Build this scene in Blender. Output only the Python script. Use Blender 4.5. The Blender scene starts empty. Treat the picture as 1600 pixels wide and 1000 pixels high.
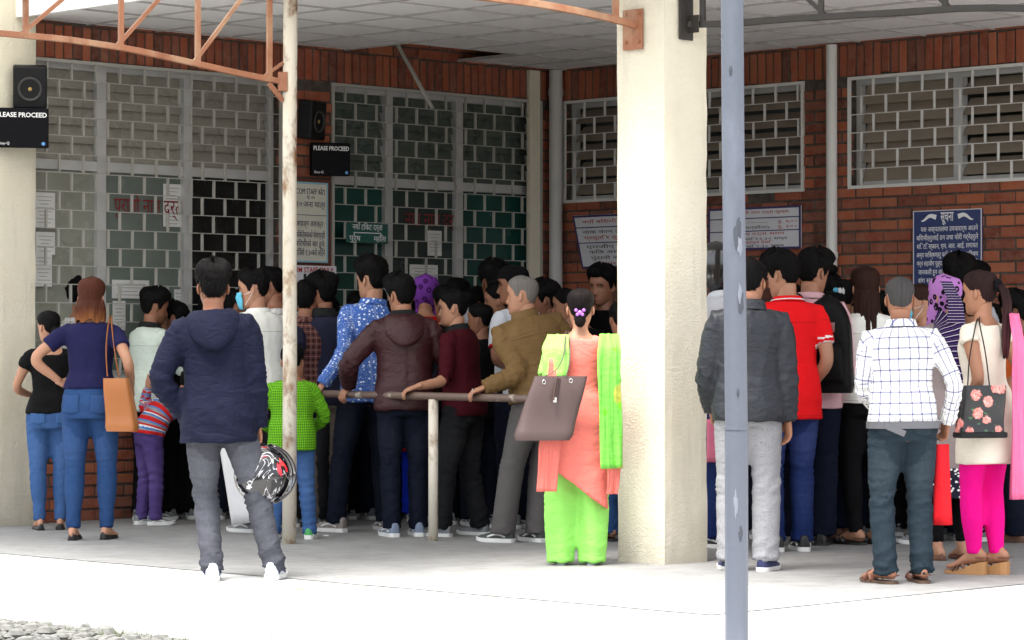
import bpy, bmesh, math, random
import numpy as np
from mathutils import Vector, Matrix, noise

SC = bpy.context.scene
COL = SC.collection
PI = math.pi
R = math.radians
rng = random.Random(7)

# ------------------------------------------------------------------ camera
F, CH = 4500.0, 1.22                      # focal length in photo pixels, camera height
PITCH = math.atan(45 / F)
cam = bpy.data.objects.new('camera', bpy.data.cameras.new('camera'))
COL.objects.link(cam)
cam.data.sensor_width = 36
cam.data.lens = 36 * F / 1600
cam.data.clip_start = 0.1
cam.data.clip_end = 500
cam.location = (0, 0, CH)
cam.rotation_euler = (PI / 2 + PITCH, 0, 0)
SC.camera = cam

# ------------------------------------------------------------------ sky, sun, exposure
w = bpy.data.worlds.new('World'); SC.world = w; w.use_nodes = True
nt = w.node_tree; nt.nodes.clear()
sky = nt.nodes.new('ShaderNodeTexSky'); sky.sky_type = 'NISHITA'; sky.sun_disc = False
SUN_EL, SUN_AZ = R(70), R(212)            # azimuth clockwise from +Y: the sun stands behind the camera, a little left
sky.sun_elevation = SUN_EL; sky.sun_rotation = SUN_AZ
sky.air_density = 1.0; sky.dust_density = 3.0; sky.ozone_density = 1.0
hs = nt.nodes.new('ShaderNodeHueSaturation'); hs.inputs['Saturation'].default_value = 0.30   # veiled, whitish sky
bg = nt.nodes.new('ShaderNodeBackground'); bg.inputs['Strength'].default_value = 0.15
out = nt.nodes.new('ShaderNodeOutputWorld')
nt.links.new(sky.outputs[0], hs.inputs['Color']); nt.links.new(hs.outputs[0], bg.inputs[0]); nt.links.new(bg.outputs[0], out.inputs[0])
sun = bpy.data.objects.new('sun', bpy.data.lights.new('sun', 'SUN'))
COL.objects.link(sun)
sun.data.energy = 3.4; sun.data.angle = R(26); sun.data.color = (1.0, 0.96, 0.90)
sd = Vector((math.sin(SUN_AZ) * math.cos(SUN_EL), math.cos(SUN_AZ) * math.cos(SUN_EL), math.sin(SUN_EL)))
sun.rotation_euler = (-sd).to_track_quat('-Z', 'Y').to_euler()
sun.location = sd * 40
vs = SC.view_settings
vs.view_transform = 'Standard'; vs.look = 'None'; vs.gamma = 1; vs.use_curve_mapping = False
vs.exposure = 1.7
SC.cycles.max_bounces = 8
SC.cycles.diffuse_bounces = 5

# ------------------------------------------------------------------ pixel -> place
cP, sP = math.cos(PITCH), math.sin(PITCH)
def ray(px, py):
    u, v = (px - 800) / F, (500 - py) / F
    return Vector((u, cP - v * sP, sP + v * cP))
def P(px, py, Y):
    d = ray(px, py); t = Y / d.y
    return Vector((d.x * t, Y, CH + d.z * t))
def G(px, py, z=0.0):
    d = ray(px, py); t = (z - CH) / d.z
    return Vector((d.x * t, d.y * t, z))
A0 = Vector((0.36, 23.8, 0))               # inner corner of the two brick walls
EL = Vector((-1, -1, 0)).normalized()      # along the left wall, towards the street
ER = Vector((1, -1, 0)).normalized()       # along the right wall
CEIL = 3.52
def LR(l, r, z=0): return A0 + EL * l + ER * r + Vector((0, 0, z))
def wall_hit(side, px, py, off=0.0):
    """(distance along wall from the corner, height) of the wall point seen at a photo pixel"""
    d = ray(px, py)
    n, e = (ER, EL) if side == 'L' else (EL, ER)
    o = Vector((0, 0, CH))
    t = ((A0 + n * off) - o).dot(n) / d.dot(n)
    h = o + d * t
    return (h - A0).dot(e), h.z

# ------------------------------------------------------------------ object helpers
def link(name, me, mat=None, parent=None, smooth=False):
    o = bpy.data.objects.new(name, me); COL.objects.link(o)
    if mat is not None and hasattr(me, 'materials') and not me.materials:
        for m in (mat if isinstance(mat, (list, tuple)) else [mat]): me.materials.append(m)
    if parent is not None: o.parent = parent
    if smooth and me is not None:
        me.polygons.foreach_set('use_smooth', [True] * len(me.polygons))
    return o
def tag(o, label=None, cat=None, group=None, kind=None):
    if label: o['label'] = label
    if cat: o['category'] = cat
    if group: o['group'] = group
    if kind: o['kind'] = kind
    return o
def empty(name, loc, rz=0.0):
    o = bpy.data.objects.new(name, None); COL.objects.link(o)
    o.location = loc; o.rotation_euler = (0, 0, rz); o.empty_display_size = 0.1
    return o
class MB:
    """collects simple shapes into one mesh"""
    def __init__(s): s.v = []; s.f = []; s.m = []
    def add(s, v, f, mi=0):
        b = len(s.v); s.v += [tuple(x) for x in v]; s.f += [tuple(i + b for i in q) for q in f]; s.m += [mi] * len(f)
    def box(s, c, half, ax=None, mi=0, taper=1.0):
        c = Vector(c)
        X, Y, Z = ax if ax else (Vector((1, 0, 0)), Vector((0, 1, 0)), Vector((0, 0, 1)))
        v = []
        for k in (-1, 1):
            t = taper if k > 0 else 1.0
            for i, j in ((-1, -1), (1, -1), (1, 1), (-1, 1)):
                v.append(c + X * (half[0] * i * t) + Y * (half[1] * j * t) + Z * (half[2] * k))
        s.add(v, [(3, 2, 1, 0), (4, 5, 6, 7), (0, 1, 5, 4), (1, 2, 6, 5), (2, 3, 7, 6), (3, 0, 4, 7)], mi)
    def bar(s, a, b, w, h, mi=0, up=Vector((0, 0, 1))):
        a, b = Vector(a), Vector(b); y = (b - a); L = y.length; y.normalize()
        x = y.cross(up)
        if x.length < 1e-4: x = Vector((1, 0, 0))
        x.normalize(); z = x.cross(y)
        s.box((a + b) / 2, (w / 2, L / 2, h / 2), (x, y, z), mi)
    def tube(s, pts, rad, n=12, mi=0, closed=False, flat=1.0, up=None):
        pts = [Vector(p) for p in pts]; m = len(pts)
        if not hasattr(rad, '__len__'): rad = [rad] * m
        rings = []; pu = None
        for i, p in enumerate(pts):
            if closed: t = pts[(i + 1) % m] - pts[i - 1]
            else: t = pts[min(i + 1, m - 1)] - pts[max(i - 1, 0)]
            t.normalize()
            if pu is None:
                r0 = Vector(up) if up is not None else (Vector((0, 0, 1)) if abs(t.z) < .9 else Vector((1, 0, 0)))
            else: r0 = pu
            u = (r0 - t * r0.dot(t)).normalized(); pu = u
            vv = t.cross(u)
            rings.append([p + (u * math.cos(2 * PI * k / n) * flat + vv * math.sin(2 * PI * k / n)) * rad[i] for k in range(n)])
        v = [q for r_ in rings for q in r_]; f = []
        for i in range(m if closed else m - 1):
            j = (i + 1) % m
            for k in range(n): f.append((i * n + k, i * n + (k + 1) % n, j * n + (k + 1) % n, j * n + k))
        if not closed:
            f.append(tuple(reversed(range(n)))); f.append(tuple((m - 1) * n + k for k in range(n)))
        s.add(v, f, mi)
    def ball(s, c, rad, ax=None, n=14, m=10, mi=0, fn=None):
        c = Vector(c); X, Y, Z = ax if ax else (Vector((1, 0, 0)), Vector((0, 1, 0)), Vector((0, 0, 1)))
        if not hasattr(rad, '__len__'): rad = (rad,) * 3
        v = []; f = []
        for i in range(m + 1):
            ph = PI * i / m
            for k in range(n):
                th = 2 * PI * k / n
                d = (math.sin(ph) * math.cos(th), math.sin(ph) * math.sin(th), math.cos(ph))
                g = fn(d) if fn else 1.0
                v.append(c + X * d[0] * rad[0] * g + Y * d[1] * rad[1] * g + Z * d[2] * rad[2] * g)
        for i in range(m):
            for k in range(n): f.append((i * n + k, (i + 1) * n + k, (i + 1) * n + (k + 1) % n, i * n + (k + 1) % n))
        s.add(v, f, mi)
    def loft(s, rings, mi=0, cap=True, closed_u=True):
        n = len(rings[0]); v = [q for r_ in rings for q in r_]; f = []
        for i in range(len(rings) - 1):
            for k in range(n if closed_u else n - 1):
                f.append((i * n + k, i * n + (k + 1) % n, (i + 1) * n + (k + 1) % n, (i + 1) * n + k))
        if cap:
            f.append(tuple(reversed(range(n)))); f.append(tuple((len(rings) - 1) * n + k for k in range(n)))
        s.add(v, f, mi)
    def mesh(s, name, fix=True, weld=0.0):
        me = bpy.data.meshes.new(name); me.from_pydata(s.v, [], s.f)
        if any(s.m): me.polygons.foreach_set('material_index', s.m)
        if fix or weld:
            bm = bmesh.new(); bm.from_mesh(me)
            if weld: bmesh.ops.remove_doubles(bm, verts=bm.verts, dist=weld)
            bmesh.ops.recalc_face_normals(bm, faces=bm.faces); bm.to_mesh(me); bm.free()
        me.update(); return me
    def build(s, name, mat, parent=None, smooth=False, bevel=0.0, weld=0.0):
        me = s.mesh(name, weld=weld)
        o = link(name, me, mat, parent, smooth)
        if bevel:
            b = o.modifiers.new('bevel', 'BEVEL'); b.width = bevel; b.segments = 2; b.limit_method = 'ANGLE'; b.angle_limit = R(40)
        return o

# ------------------------------------------------------------------ materials
MATS = {}
class NT:
    def __init__(s, name):
        s.m = bpy.data.materials.new(name); s.m.use_nodes = True
        s.t = s.m.node_tree; s.b = s.t.nodes['Principled BSDF']; s.o = s.t.nodes['Material Output']
    def n(s, typ, **kw):
        x = s.t.nodes.new(typ)
        for k, v in kw.items():
            if k.startswith('i_'): x.inputs[k[2:].replace('_', ' ')].default_value = v
            else: setattr(x, k, v)
        return x
    def l(s, a, b): s.t.links.new(a, b)
    def coord(s, kind='Object', scale=(1, 1, 1)):
        tc = s.n('ShaderNodeTexCoord'); mp = s.n('ShaderNodeMapping'); mp.inputs['Scale'].default_value = scale
        s.l(tc.outputs[kind], mp.inputs['Vector']); return mp.outputs[0]
    def attr(s, name): return s.n('ShaderNodeAttribute', attribute_name=name)
    def noise(s, vec, scale, detail=4, rough=0.55, dist=0.0):
        x = s.n('ShaderNodeTexNoise'); x.inputs['Scale'].default_value = scale; x.inputs['Detail'].default_value = detail
        x.inputs['Roughness'].default_value = rough; x.inputs['Distortion'].default_value = dist
        if vec is not None: s.l(vec, x.inputs['Vector'])
        return x.outputs['Fac']
    def ramp(s, fac, stops, interp='LINEAR'):
        r_ = s.n('ShaderNodeValToRGB'); cr = r_.color_ramp; cr.interpolation = interp
        while len(cr.elements) < len(stops): cr.elements.new(0.5)
        for e, (p, c) in zip(cr.elements, stops):
            e.position = p; e.color = (c, c, c, 1) if not hasattr(c, '__len__') else tuple(c) + (1,)
        s.l(fac, r_.inputs[0]); return r_.outputs[0]
    def mix(s, fac, a, b, typ='MIX'):
        x = s.n('ShaderNodeMix', data_type='RGBA', blend_type=typ)
        for sock, val in ((x.inputs[0], fac), (x.inputs[6], a), (x.inputs[7], b)):
            if hasattr(val, 'links') or isinstance(val, bpy.types.NodeSocket): s.l(val, sock)
            elif hasattr(val, '__len__'): sock.default_value = tuple(val)[:3] + (1,)
            else: sock.default_value = val if sock == x.inputs[0] else (val, val, val, 1)
        return x.outputs[2]
    def math(s, op, a, b=0.0, c=None):
        x = s.n('ShaderNodeMath', operation=op)
        for i, v in enumerate((a, b) if c is None else (a, b, c)):
            if isinstance(v, bpy.types.NodeSocket): s.l(v, x.inputs[i])
            else: x.inputs[i].default_value = v
        return x.outputs[0]
    def bump(s, h, strength=0.3, dist=0.01, prev=None):
        b = s.n('ShaderNodeBump'); b.inputs['Strength'].default_value = strength; b.inputs['Distance'].default_value = dist
        s.l(h, b.inputs['Height'])
        if prev is not None: s.l(prev, b.inputs['Normal'])
        s.l(b.outputs[0], s.b.inputs['Normal']); return b.outputs[0]
    def set(s, col=None, rough=None, metal=None, spec=None, **kw):
        for key, v in (('Base Color', col), ('Roughness', rough), ('Metallic', metal), ('Specular IOR Level', spec)):
            if v is None: continue
            if isinstance(v, bpy.types.NodeSocket): s.l(v, s.b.inputs[key])
            elif key == 'Base Color': s.b.inputs[key].default_value = tuple(v)[:3] + (1,)
            else: s.b.inputs[key].default_value = v
        for k, v in kw.items(): s.b.inputs[k.replace('_', ' ')].default_value = v
        return s.m
def plain(name, col, rough=0.6, metal=0.0, var=0.12, scale=9.0, bump=0.0, spec=0.5, coat=0.0):
    if name in MATS: return MATS[name]
    n = NT(name); v = n.coord()
    f = n.noise(v, scale, 5)
    c = n.mix(f, [x * (1 - var) for x in col], [min(1, x * (1 + var)) for x in col])
    rr = n.ramp(n.noise(v, scale * 2.3, 3), [(0.3, max(0, rough - .08)), (0.7, min(1, rough + .08))])
    n.set(c, rr, metal, spec)
    if coat: n.b.inputs['Coat Weight'].default_value = coat
    if bump: n.bump(n.noise(v, scale * 8, 4), bump, 0.004)
    MATS[name] = n.m; return n.m
def srgb(r, g, b):
    return tuple(((c / 255) / 12.92 if c <= 10 else (((c / 255) + .055) / 1.055) ** 2.4) for c in (r, g, b))

def mat_brick():
    n = NT('brick_clay'); oi = n.n('ShaderNodeObjectInfo'); v = n.coord()
    at = n.attr('shade')
    rnd = n.math('FRACT', n.math('ADD', oi.outputs['Random'], at.outputs['Fac']))
    c = n.ramp(rnd, [(0, (.085, .020, .012)), (.3, (.23, .046, .020)), (.55, (.31, .066, .024)), (.8, (.40, .108, .040)), (1, (.16, .050, .034))])
    g = n.n('ShaderNodeNewGeometry')
    f = n.noise(g.outputs['Position'], 14, 6, .65)
    c = n.mix(n.ramp(f, [(.35, 0), (.75, .65)]), c, (.30, .15, .10))
    c = n.mix(n.ramp(n.noise(g.outputs['Position'], 3.1, 4), [(.52, 0), (.8, .5)]), c, (.12, .05, .035))
    n.set(c, .9); n.bump(n.noise(g.outputs['Position'], 90, 5, .7), .5, .006); return n.m
def mat_mortar():
    n = NT('mortar'); g = n.n('ShaderNodeNewGeometry')
    c = n.ramp(n.noise(g.outputs['Position'], 18, 5), [(.3, (.040, .032, .026)), (.7, (.11, .090, .074))])
    n.set(c, .95); n.bump(n.noise(g.outputs['Position'], 120, 4), .6, .006); return n.m
def mat_plaster():
    n = NT('cream_plaster'); v = n.coord()
    base = n.ramp(n.noise(v, 1.7, 5), [(.25, (.78, .71, .55)), (.6, (.85, .79, .64)), (.85, (.77, .72, .60))])
    st = n.noise(n.coord(scale=(6, 6, .7)), 1.6, 6, .6)
    c = n.mix(n.ramp(st, [(.55, 0), (.82, .45)]), base, (.48, .44, .36))
    pit = n.n('ShaderNodeTexVoronoi'); pit.inputs['Scale'].default_value = 20; n.l(v, pit.inputs['Vector'])
    sp = n.ramp(n.math('ADD', pit.outputs['Distance'], n.math('MULTIPLY', n.noise(v, 3.3, 2), .25)), [(.13, 1), (.17, 0)])
    c = n.mix(n.math('MULTIPLY', sp, .7), c, (.25, .23, .20))
    sepz = n.n('ShaderNodeSeparateXYZ'); n.l(v, sepz.inputs[0])
    low = n.ramp(n.math('ADD', sepz.outputs[2], n.math('MULTIPLY', n.noise(v, 6, 4), .25)), [(.10, 1), (.42, 0)])
    c = n.mix(n.math('MULTIPLY', low, .55), c, (.34, .30, .24))
    n.set(c, .9)
    h = n.math('ADD', n.math('MULTIPLY', n.noise(v, 60, 6, .7), 1.0), n.math('MULTIPLY', n.noise(v, 210, 3), .5))
    n.bump(h, .9, .018); return n.m
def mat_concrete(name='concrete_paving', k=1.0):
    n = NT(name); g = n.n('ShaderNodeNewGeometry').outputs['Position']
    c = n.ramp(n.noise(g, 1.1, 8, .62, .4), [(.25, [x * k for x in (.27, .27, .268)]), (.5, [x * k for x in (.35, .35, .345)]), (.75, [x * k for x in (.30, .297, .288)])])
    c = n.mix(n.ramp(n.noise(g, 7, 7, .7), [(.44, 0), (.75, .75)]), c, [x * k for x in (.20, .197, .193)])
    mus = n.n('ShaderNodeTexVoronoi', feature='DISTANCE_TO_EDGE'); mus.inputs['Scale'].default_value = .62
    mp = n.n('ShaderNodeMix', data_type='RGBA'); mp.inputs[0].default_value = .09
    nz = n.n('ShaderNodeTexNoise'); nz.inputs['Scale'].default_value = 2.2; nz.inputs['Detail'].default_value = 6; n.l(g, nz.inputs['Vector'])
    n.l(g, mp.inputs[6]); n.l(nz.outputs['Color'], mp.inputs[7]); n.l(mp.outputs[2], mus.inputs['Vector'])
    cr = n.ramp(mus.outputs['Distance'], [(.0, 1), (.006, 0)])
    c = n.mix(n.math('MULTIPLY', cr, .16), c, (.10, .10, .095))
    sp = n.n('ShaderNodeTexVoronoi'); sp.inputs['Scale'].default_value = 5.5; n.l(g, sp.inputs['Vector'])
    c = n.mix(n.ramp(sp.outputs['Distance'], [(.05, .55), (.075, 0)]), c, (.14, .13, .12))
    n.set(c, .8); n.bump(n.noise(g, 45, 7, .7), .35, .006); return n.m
def mat_paint_rust(name, paint, rust=(.20, .075, .03), lo=.56, hi=.66, sc=4.0, rough=.5, zs=.6, second=None):
    n = NT(name); v = n.coord(scale=(1, 1, zs))
    f = n.noise(v, sc, 7, .65, .3)
    c = n.mix(n.noise(v, 3, 3), paint, [x * .86 for x in paint])
    if second: c = n.mix(n.ramp(n.noise(v, sc * .6, 5, .6), [(.5, 0), (.6, .85)]), c, second)
    rc = n.ramp(n.noise(v, 40, 4), [(.3, [x * .55 for x in rust]), (.7, rust)])
    k = n.ramp(f, [(lo, 0), (hi, 1)])
    n.set(n.mix(k, c, rc), n.mix(k, rough, .9)); n.bump(n.math('ADD', n.noise(v, 70, 4), n.math('MULTIPLY', k, -.6)), .4, .004); return n.m
def mat_tile():
    n = NT('ceiling_board'); oi = n.n('ShaderNodeObjectInfo'); g = n.n('ShaderNodeNewGeometry').outputs['Position']
    c = n.mix(oi.outputs['Random'], (.80, .795, .79), (.86, .86, .86))
    c = n.mix(n.ramp(n.noise(g, 1.3, 6, .6), [(.55, 0), (.8, .35)]), c, (.60, .56, .50))
    n.set(c, .85); n.bump(n.noise(g, 150, 3), .2, .002); return n.m
def mat_glass(name, col, rough=.12, var=.3, sc=1.4):
    n = NT(name); g = n.n('ShaderNodeNewGeometry').outputs['Position']
    f = n.noise(g, sc, 5, .6)
    c = n.mix(f, [x * (1 - var) for x in col], [x * (1 + var) for x in col])
    n.set(c, n.ramp(n.noise(g, 6, 5), [(.3, rough), (.8, rough + .25)]), 0, .5); return n.m
M = {}
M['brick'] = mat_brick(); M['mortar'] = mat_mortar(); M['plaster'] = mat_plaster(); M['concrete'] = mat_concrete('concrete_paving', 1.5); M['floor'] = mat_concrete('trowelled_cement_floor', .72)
M['tile'] = mat_tile(); M['tbar'] = plain('ceiling_grid_metal', (.38, .37, .36), .5, 0, .2)
M['white_steel'] = mat_paint_rust('white_steel_shaded', (.42, .41, .37), lo=.66, hi=.74, sc=9)  # white paint with the left wall's shade darkened into its colour
M['steel_right'] = mat_paint_rust('white_steel_lit', (.70, .69, .66), lo=.68, hi=.76, sc=9)  # the same white paint kept bright for the better lit right wall
M['frame'] = plain('grey_window_frame', (.46, .46, .45), .5, 0, .2, 5)
M['orange'] = mat_paint_rust('orange_primer_steel', (.32, .125, .060), rust=(.18, .065, .034), lo=.5, hi=.75, sc=5, second=(.38, .22, .13))
M['shaded_steel'] = mat_paint_rust('shadow_dark_steel', (.024, .020, .017), rust=(.06, .028, .016), lo=.55, hi=.7, sc=6)  # steel with the right truss's shadow put into its base colour
M['pole_white'] = mat_paint_rust('flaking_cream_pole_paint', (.66, .61, .51), rust=(.26, .12, .045), lo=.50, hi=.64, sc=6.5, zs=.55, second=(.58, .50, .38))
M['pole_blue'] = mat_paint_rust('blue_grey_pole_paint', (.105, .118, .148), rust=(.06, .07, .085), lo=.615, hi=.66, sc=5.5, rough=.42, zs=.35, second=(.125, .14, .175))
M['rail_brown'] = mat_paint_rust('worn_brown_rail_paint', (.13, .085, .065), rust=(.42, .37, .31), lo=.60, hi=.64, sc=11, zs=1)
M['pipe_grey'] = plain('grey_plastic_pipe', (.46, .45, .44), .55, 0, .2, 3)
M['pipe_white'] = plain('off_white_plastic_pipe', (.66, .65, .62), .55, 0, .15, 3)
M['black_plastic'] = plain('black_plastic', (.009, .009, .010), .5, spec=.2)
M['sign_black'] = plain('black_sign_face', (.005, .005, .007), .5, spec=.08)
M['print_ink'] = plain('grey_print', (.25, .25, .27), .7)
M['white_ink'] = plain('white_ink', (.82, .82, .82), .6)
M['red_ink'] = plain('red_ink', (.42, .018, .02), .6)
M['pane_ink'] = plain('faded_red_paint', (.20, .014, .016), .6)
M['dark_ink'] = plain('dark_blue_ink', (.03, .035, .08), .6)
M['black_ink'] = plain('black_ink', (.015, .015, .016), .6)
M['blue_dot'] = plain('blue_badge', (.10, .30, .62), .5)
M['paper'] = plain('paper', (.66, .66, .63), .8)
M['cream_board'] = plain('cream_board', (.62, .61, .52), .6)
M['board_white'] = plain('white_board', (.66, .66, .70), .5)
M['board_blue'] = plain('blue_notice_board', (.012, .028, .13), .4)
M['green_board'] = plain('green_counter_board', (.010, .085, .065), .5)
M['teal_edge'] = plain('pale_blue_border', (.24, .45, .55), .6)
M['wood_red'] = plain('red_brown_frame', (.13, .035, .02), .5)
M['interior'] = plain('dim_room_paint', (.16, .18, .17), .9)
M['glass_louvre'] = mat_glass('grey_louvre_glass', (.27, .255, .215), .2)
M['glass_louvre_brown'] = mat_glass('brown_louvre_glass', (.27, .225, .175), .3)
M['glass_green'] = mat_glass('dark_green_glass', (.012, .062, .050), .1, .6, 2.2)
M['glass_grey'] = mat_glass('grey_green_window_glass', (.15, .18, .16), .1, .55, 1.1)
M['glass_curtain'] = mat_glass('dusty_window_glass', (.27, .28, .235), .15, .5, 1.3)
M['dark_bay'] = mat_glass('painted_dark_bay', (.003, .006, .006), .15)  # black pane painted as the darkness of an open bay
M['gravel'] = plain('gravel_ground', (.055, .053, .040), .95, 0, .5, 30, .8)
M['pebble'] = plain('grey_pebble', (.13, .13, .12), .9, 0, .4, 20)
def mat_fibreglass():  # translucent so the unseen canopy gives a soft fill below it
    n = NT('milky_fibreglass_sheet'); v = n.coord(); c = n.mix(n.noise(v, 2, 4), (.80, .80, .78), (.62, .62, .58)); n.set(c, .5)
    tr = n.n('ShaderNodeBsdfTranslucent'); n.l(c, tr.inputs['Color']); mx = n.n('ShaderNodeMixShader'); mx.inputs[0].default_value = .62
    n.l(n.b.outputs[0], mx.inputs[1]); n.l(tr.outputs[0], mx.inputs[2]); n.l(mx.outputs[0], n.o.inputs['Surface']); return n.m
M['fibreglass'] = mat_fibreglass()
M['moss'] = plain('moss_grass', (.06, .095, .015), .9, 0, .4, 20)
# ================================================================== the ground
def sheet(name, pts, z, mat):
    me = bpy.data.meshes.new(name); me.from_pydata([(p.x, p.y, z) for p in pts], [], [tuple(range(len(pts)))])
    return link(name, me, mat)
S = 160
tag(sheet('ground', [Vector(p) for p in ((-S, -S, 0), (S, -S, 0), (S, S, 0), (-S, S, 0))], -0.09, M['gravel']), kind='structure')
def pavement():
    E = 9.04                                        # distance of the broken edge from the right wall line
    mb = MB(); n = 220; top = []; r0, r1 = -9.0, 30.0
    for i in range(n + 1):
        r_ = r0 + (r1 - r0) * i / n
        j = E + .06 * noise.noise((r_ * 1.1, 3, 0)) + .035 * noise.noise((r_ * 3.1, 0, 0)) + .018 * noise.noise((r_ * 13, 4, 0))
        top.append(LR(j, r_))
    far = [LR(-6, r1), LR(-6, r0)]
    v = [(p.x, p.y, 0) for p in top] + [(p.x, p.y, 0) for p in far]
    f = [tuple(range(len(v)))]
    b = len(v)
    for i, p in enumerate(top):
        q = p + EL * (.02 + .03 * noise.noise((i * .7, 9, 0))); v.append((q.x, q.y, -.12))
    for i in range(n): f.append((i, i + 1, b + i + 1, b + i))
    mb.add(v, f)
    return mb.build('pavement', M['concrete'])
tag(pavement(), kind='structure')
def court_floor():
    mb = MB(); n = 160; v = []
    for i in range(n + 1):
        r_ = -3.0 + 10.9 * i / n; v.append(LR(7.12 + .02 * noise.noise((r_ * 2.3, 2, 0)) + .012 * noise.noise((r_ * 9, 7, 0)), r_, .004))
    v += [LR(-1.0, 7.9, .004), LR(-1.0, -3.0, .004)]
    mb.add(v, [tuple(range(len(v)))]); return mb.build('floor', M['floor'])
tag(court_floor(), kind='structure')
# pebbles and tufts along the broken edge
def edge_stuff():
    mb = MB(); rr = random.Random(3)
    for i in range(1500):
        r_ = rr.uniform(3.6, 8.0); l = 9.02 + abs(rr.gauss(0, .32)) + .02
        s = rr.uniform(.008, .03) * (1 if rr.random() < .9 else 1.8)
        mb.ball(LR(l, r_, -.09 + s * .4), (s, s * rr.uniform(.6, 1), s * .65), n=6, m=4, fn=lambda d: 1 + .25 * noise.noise((d[0] * 2 + i, d[1] * 2, d[2] * 2)))
    o = mb.build('gravel', M['pebble']); tag(o, 'loose grey pebbles along the broken pavement edge', 'gravel', kind='stuff')
    mb = MB()
    for i in range(420):
        r_ = rr.choice([rr.gauss(6.9, .10), rr.gauss(6.1, .12), rr.uniform(4.6, 7.6)]); l = 9.06 + abs(rr.gauss(0, .07))
        b = LR(l, r_, -.09); a = rr.uniform(0, 6.28); h = rr.uniform(.02, .055); dx = Vector((math.cos(a), math.sin(a), 0))
        sd_ = Vector((-dx.y, dx.x, 0)) * .003
        mb.add([b - sd_, b + sd_, b + dx * h * .4 + Vector((0, 0, h))], [(0, 1, 2)])
    o = mb.build('grass', M['moss']); tag(o, 'low green grass in the crack of the pavement edge', 'grass', kind='stuff')
edge_stuff()

# ================================================================== brick walls and windows
Zv = Vector((0, 0, 1))
BH, BG = .069, .015                                  # brick height, joint
BL = .262
def wall_axes(side):
    return (EL, ER) if side == 'L' else (ER, EL)      # along, outward normal (towards the covered court)
brick_meshes = {}
def brick_mesh(L, Hh):
    key = (round(L, 3), round(Hh, 3))
    if key not in brick_meshes:
        mb = MB(); x, y, z = L / 2, .02, Hh / 2; c = .004
        v = []
        for (a, b_) in ((-1, -1), (1, -1), (1, 1), (-1, 1)): v.append((a * x, -y, b_ * z))
        for (a, b_) in ((-1, -1), (1, -1), (1, 1), (-1, 1)): v.append((a * x, y - c, b_ * z))
        for (a, b_) in ((-1, -1), (1, -1), (1, 1), (-1, 1)): v.append((a * (x - c), y, b_ * (z - c)))
        f = [(8, 9, 10, 11)]
        for o in (0, 4):
            for k in range(4): f.append((o + k, o + (k + 1) % 4, o + 4 + (k + 1) % 4, o + 4 + k))
        mb.add(v, f); me = mb.mesh('brick'); me.materials.append(M['brick'])
        brick_meshes[key] = me
    return brick_meshes[key]
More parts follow.
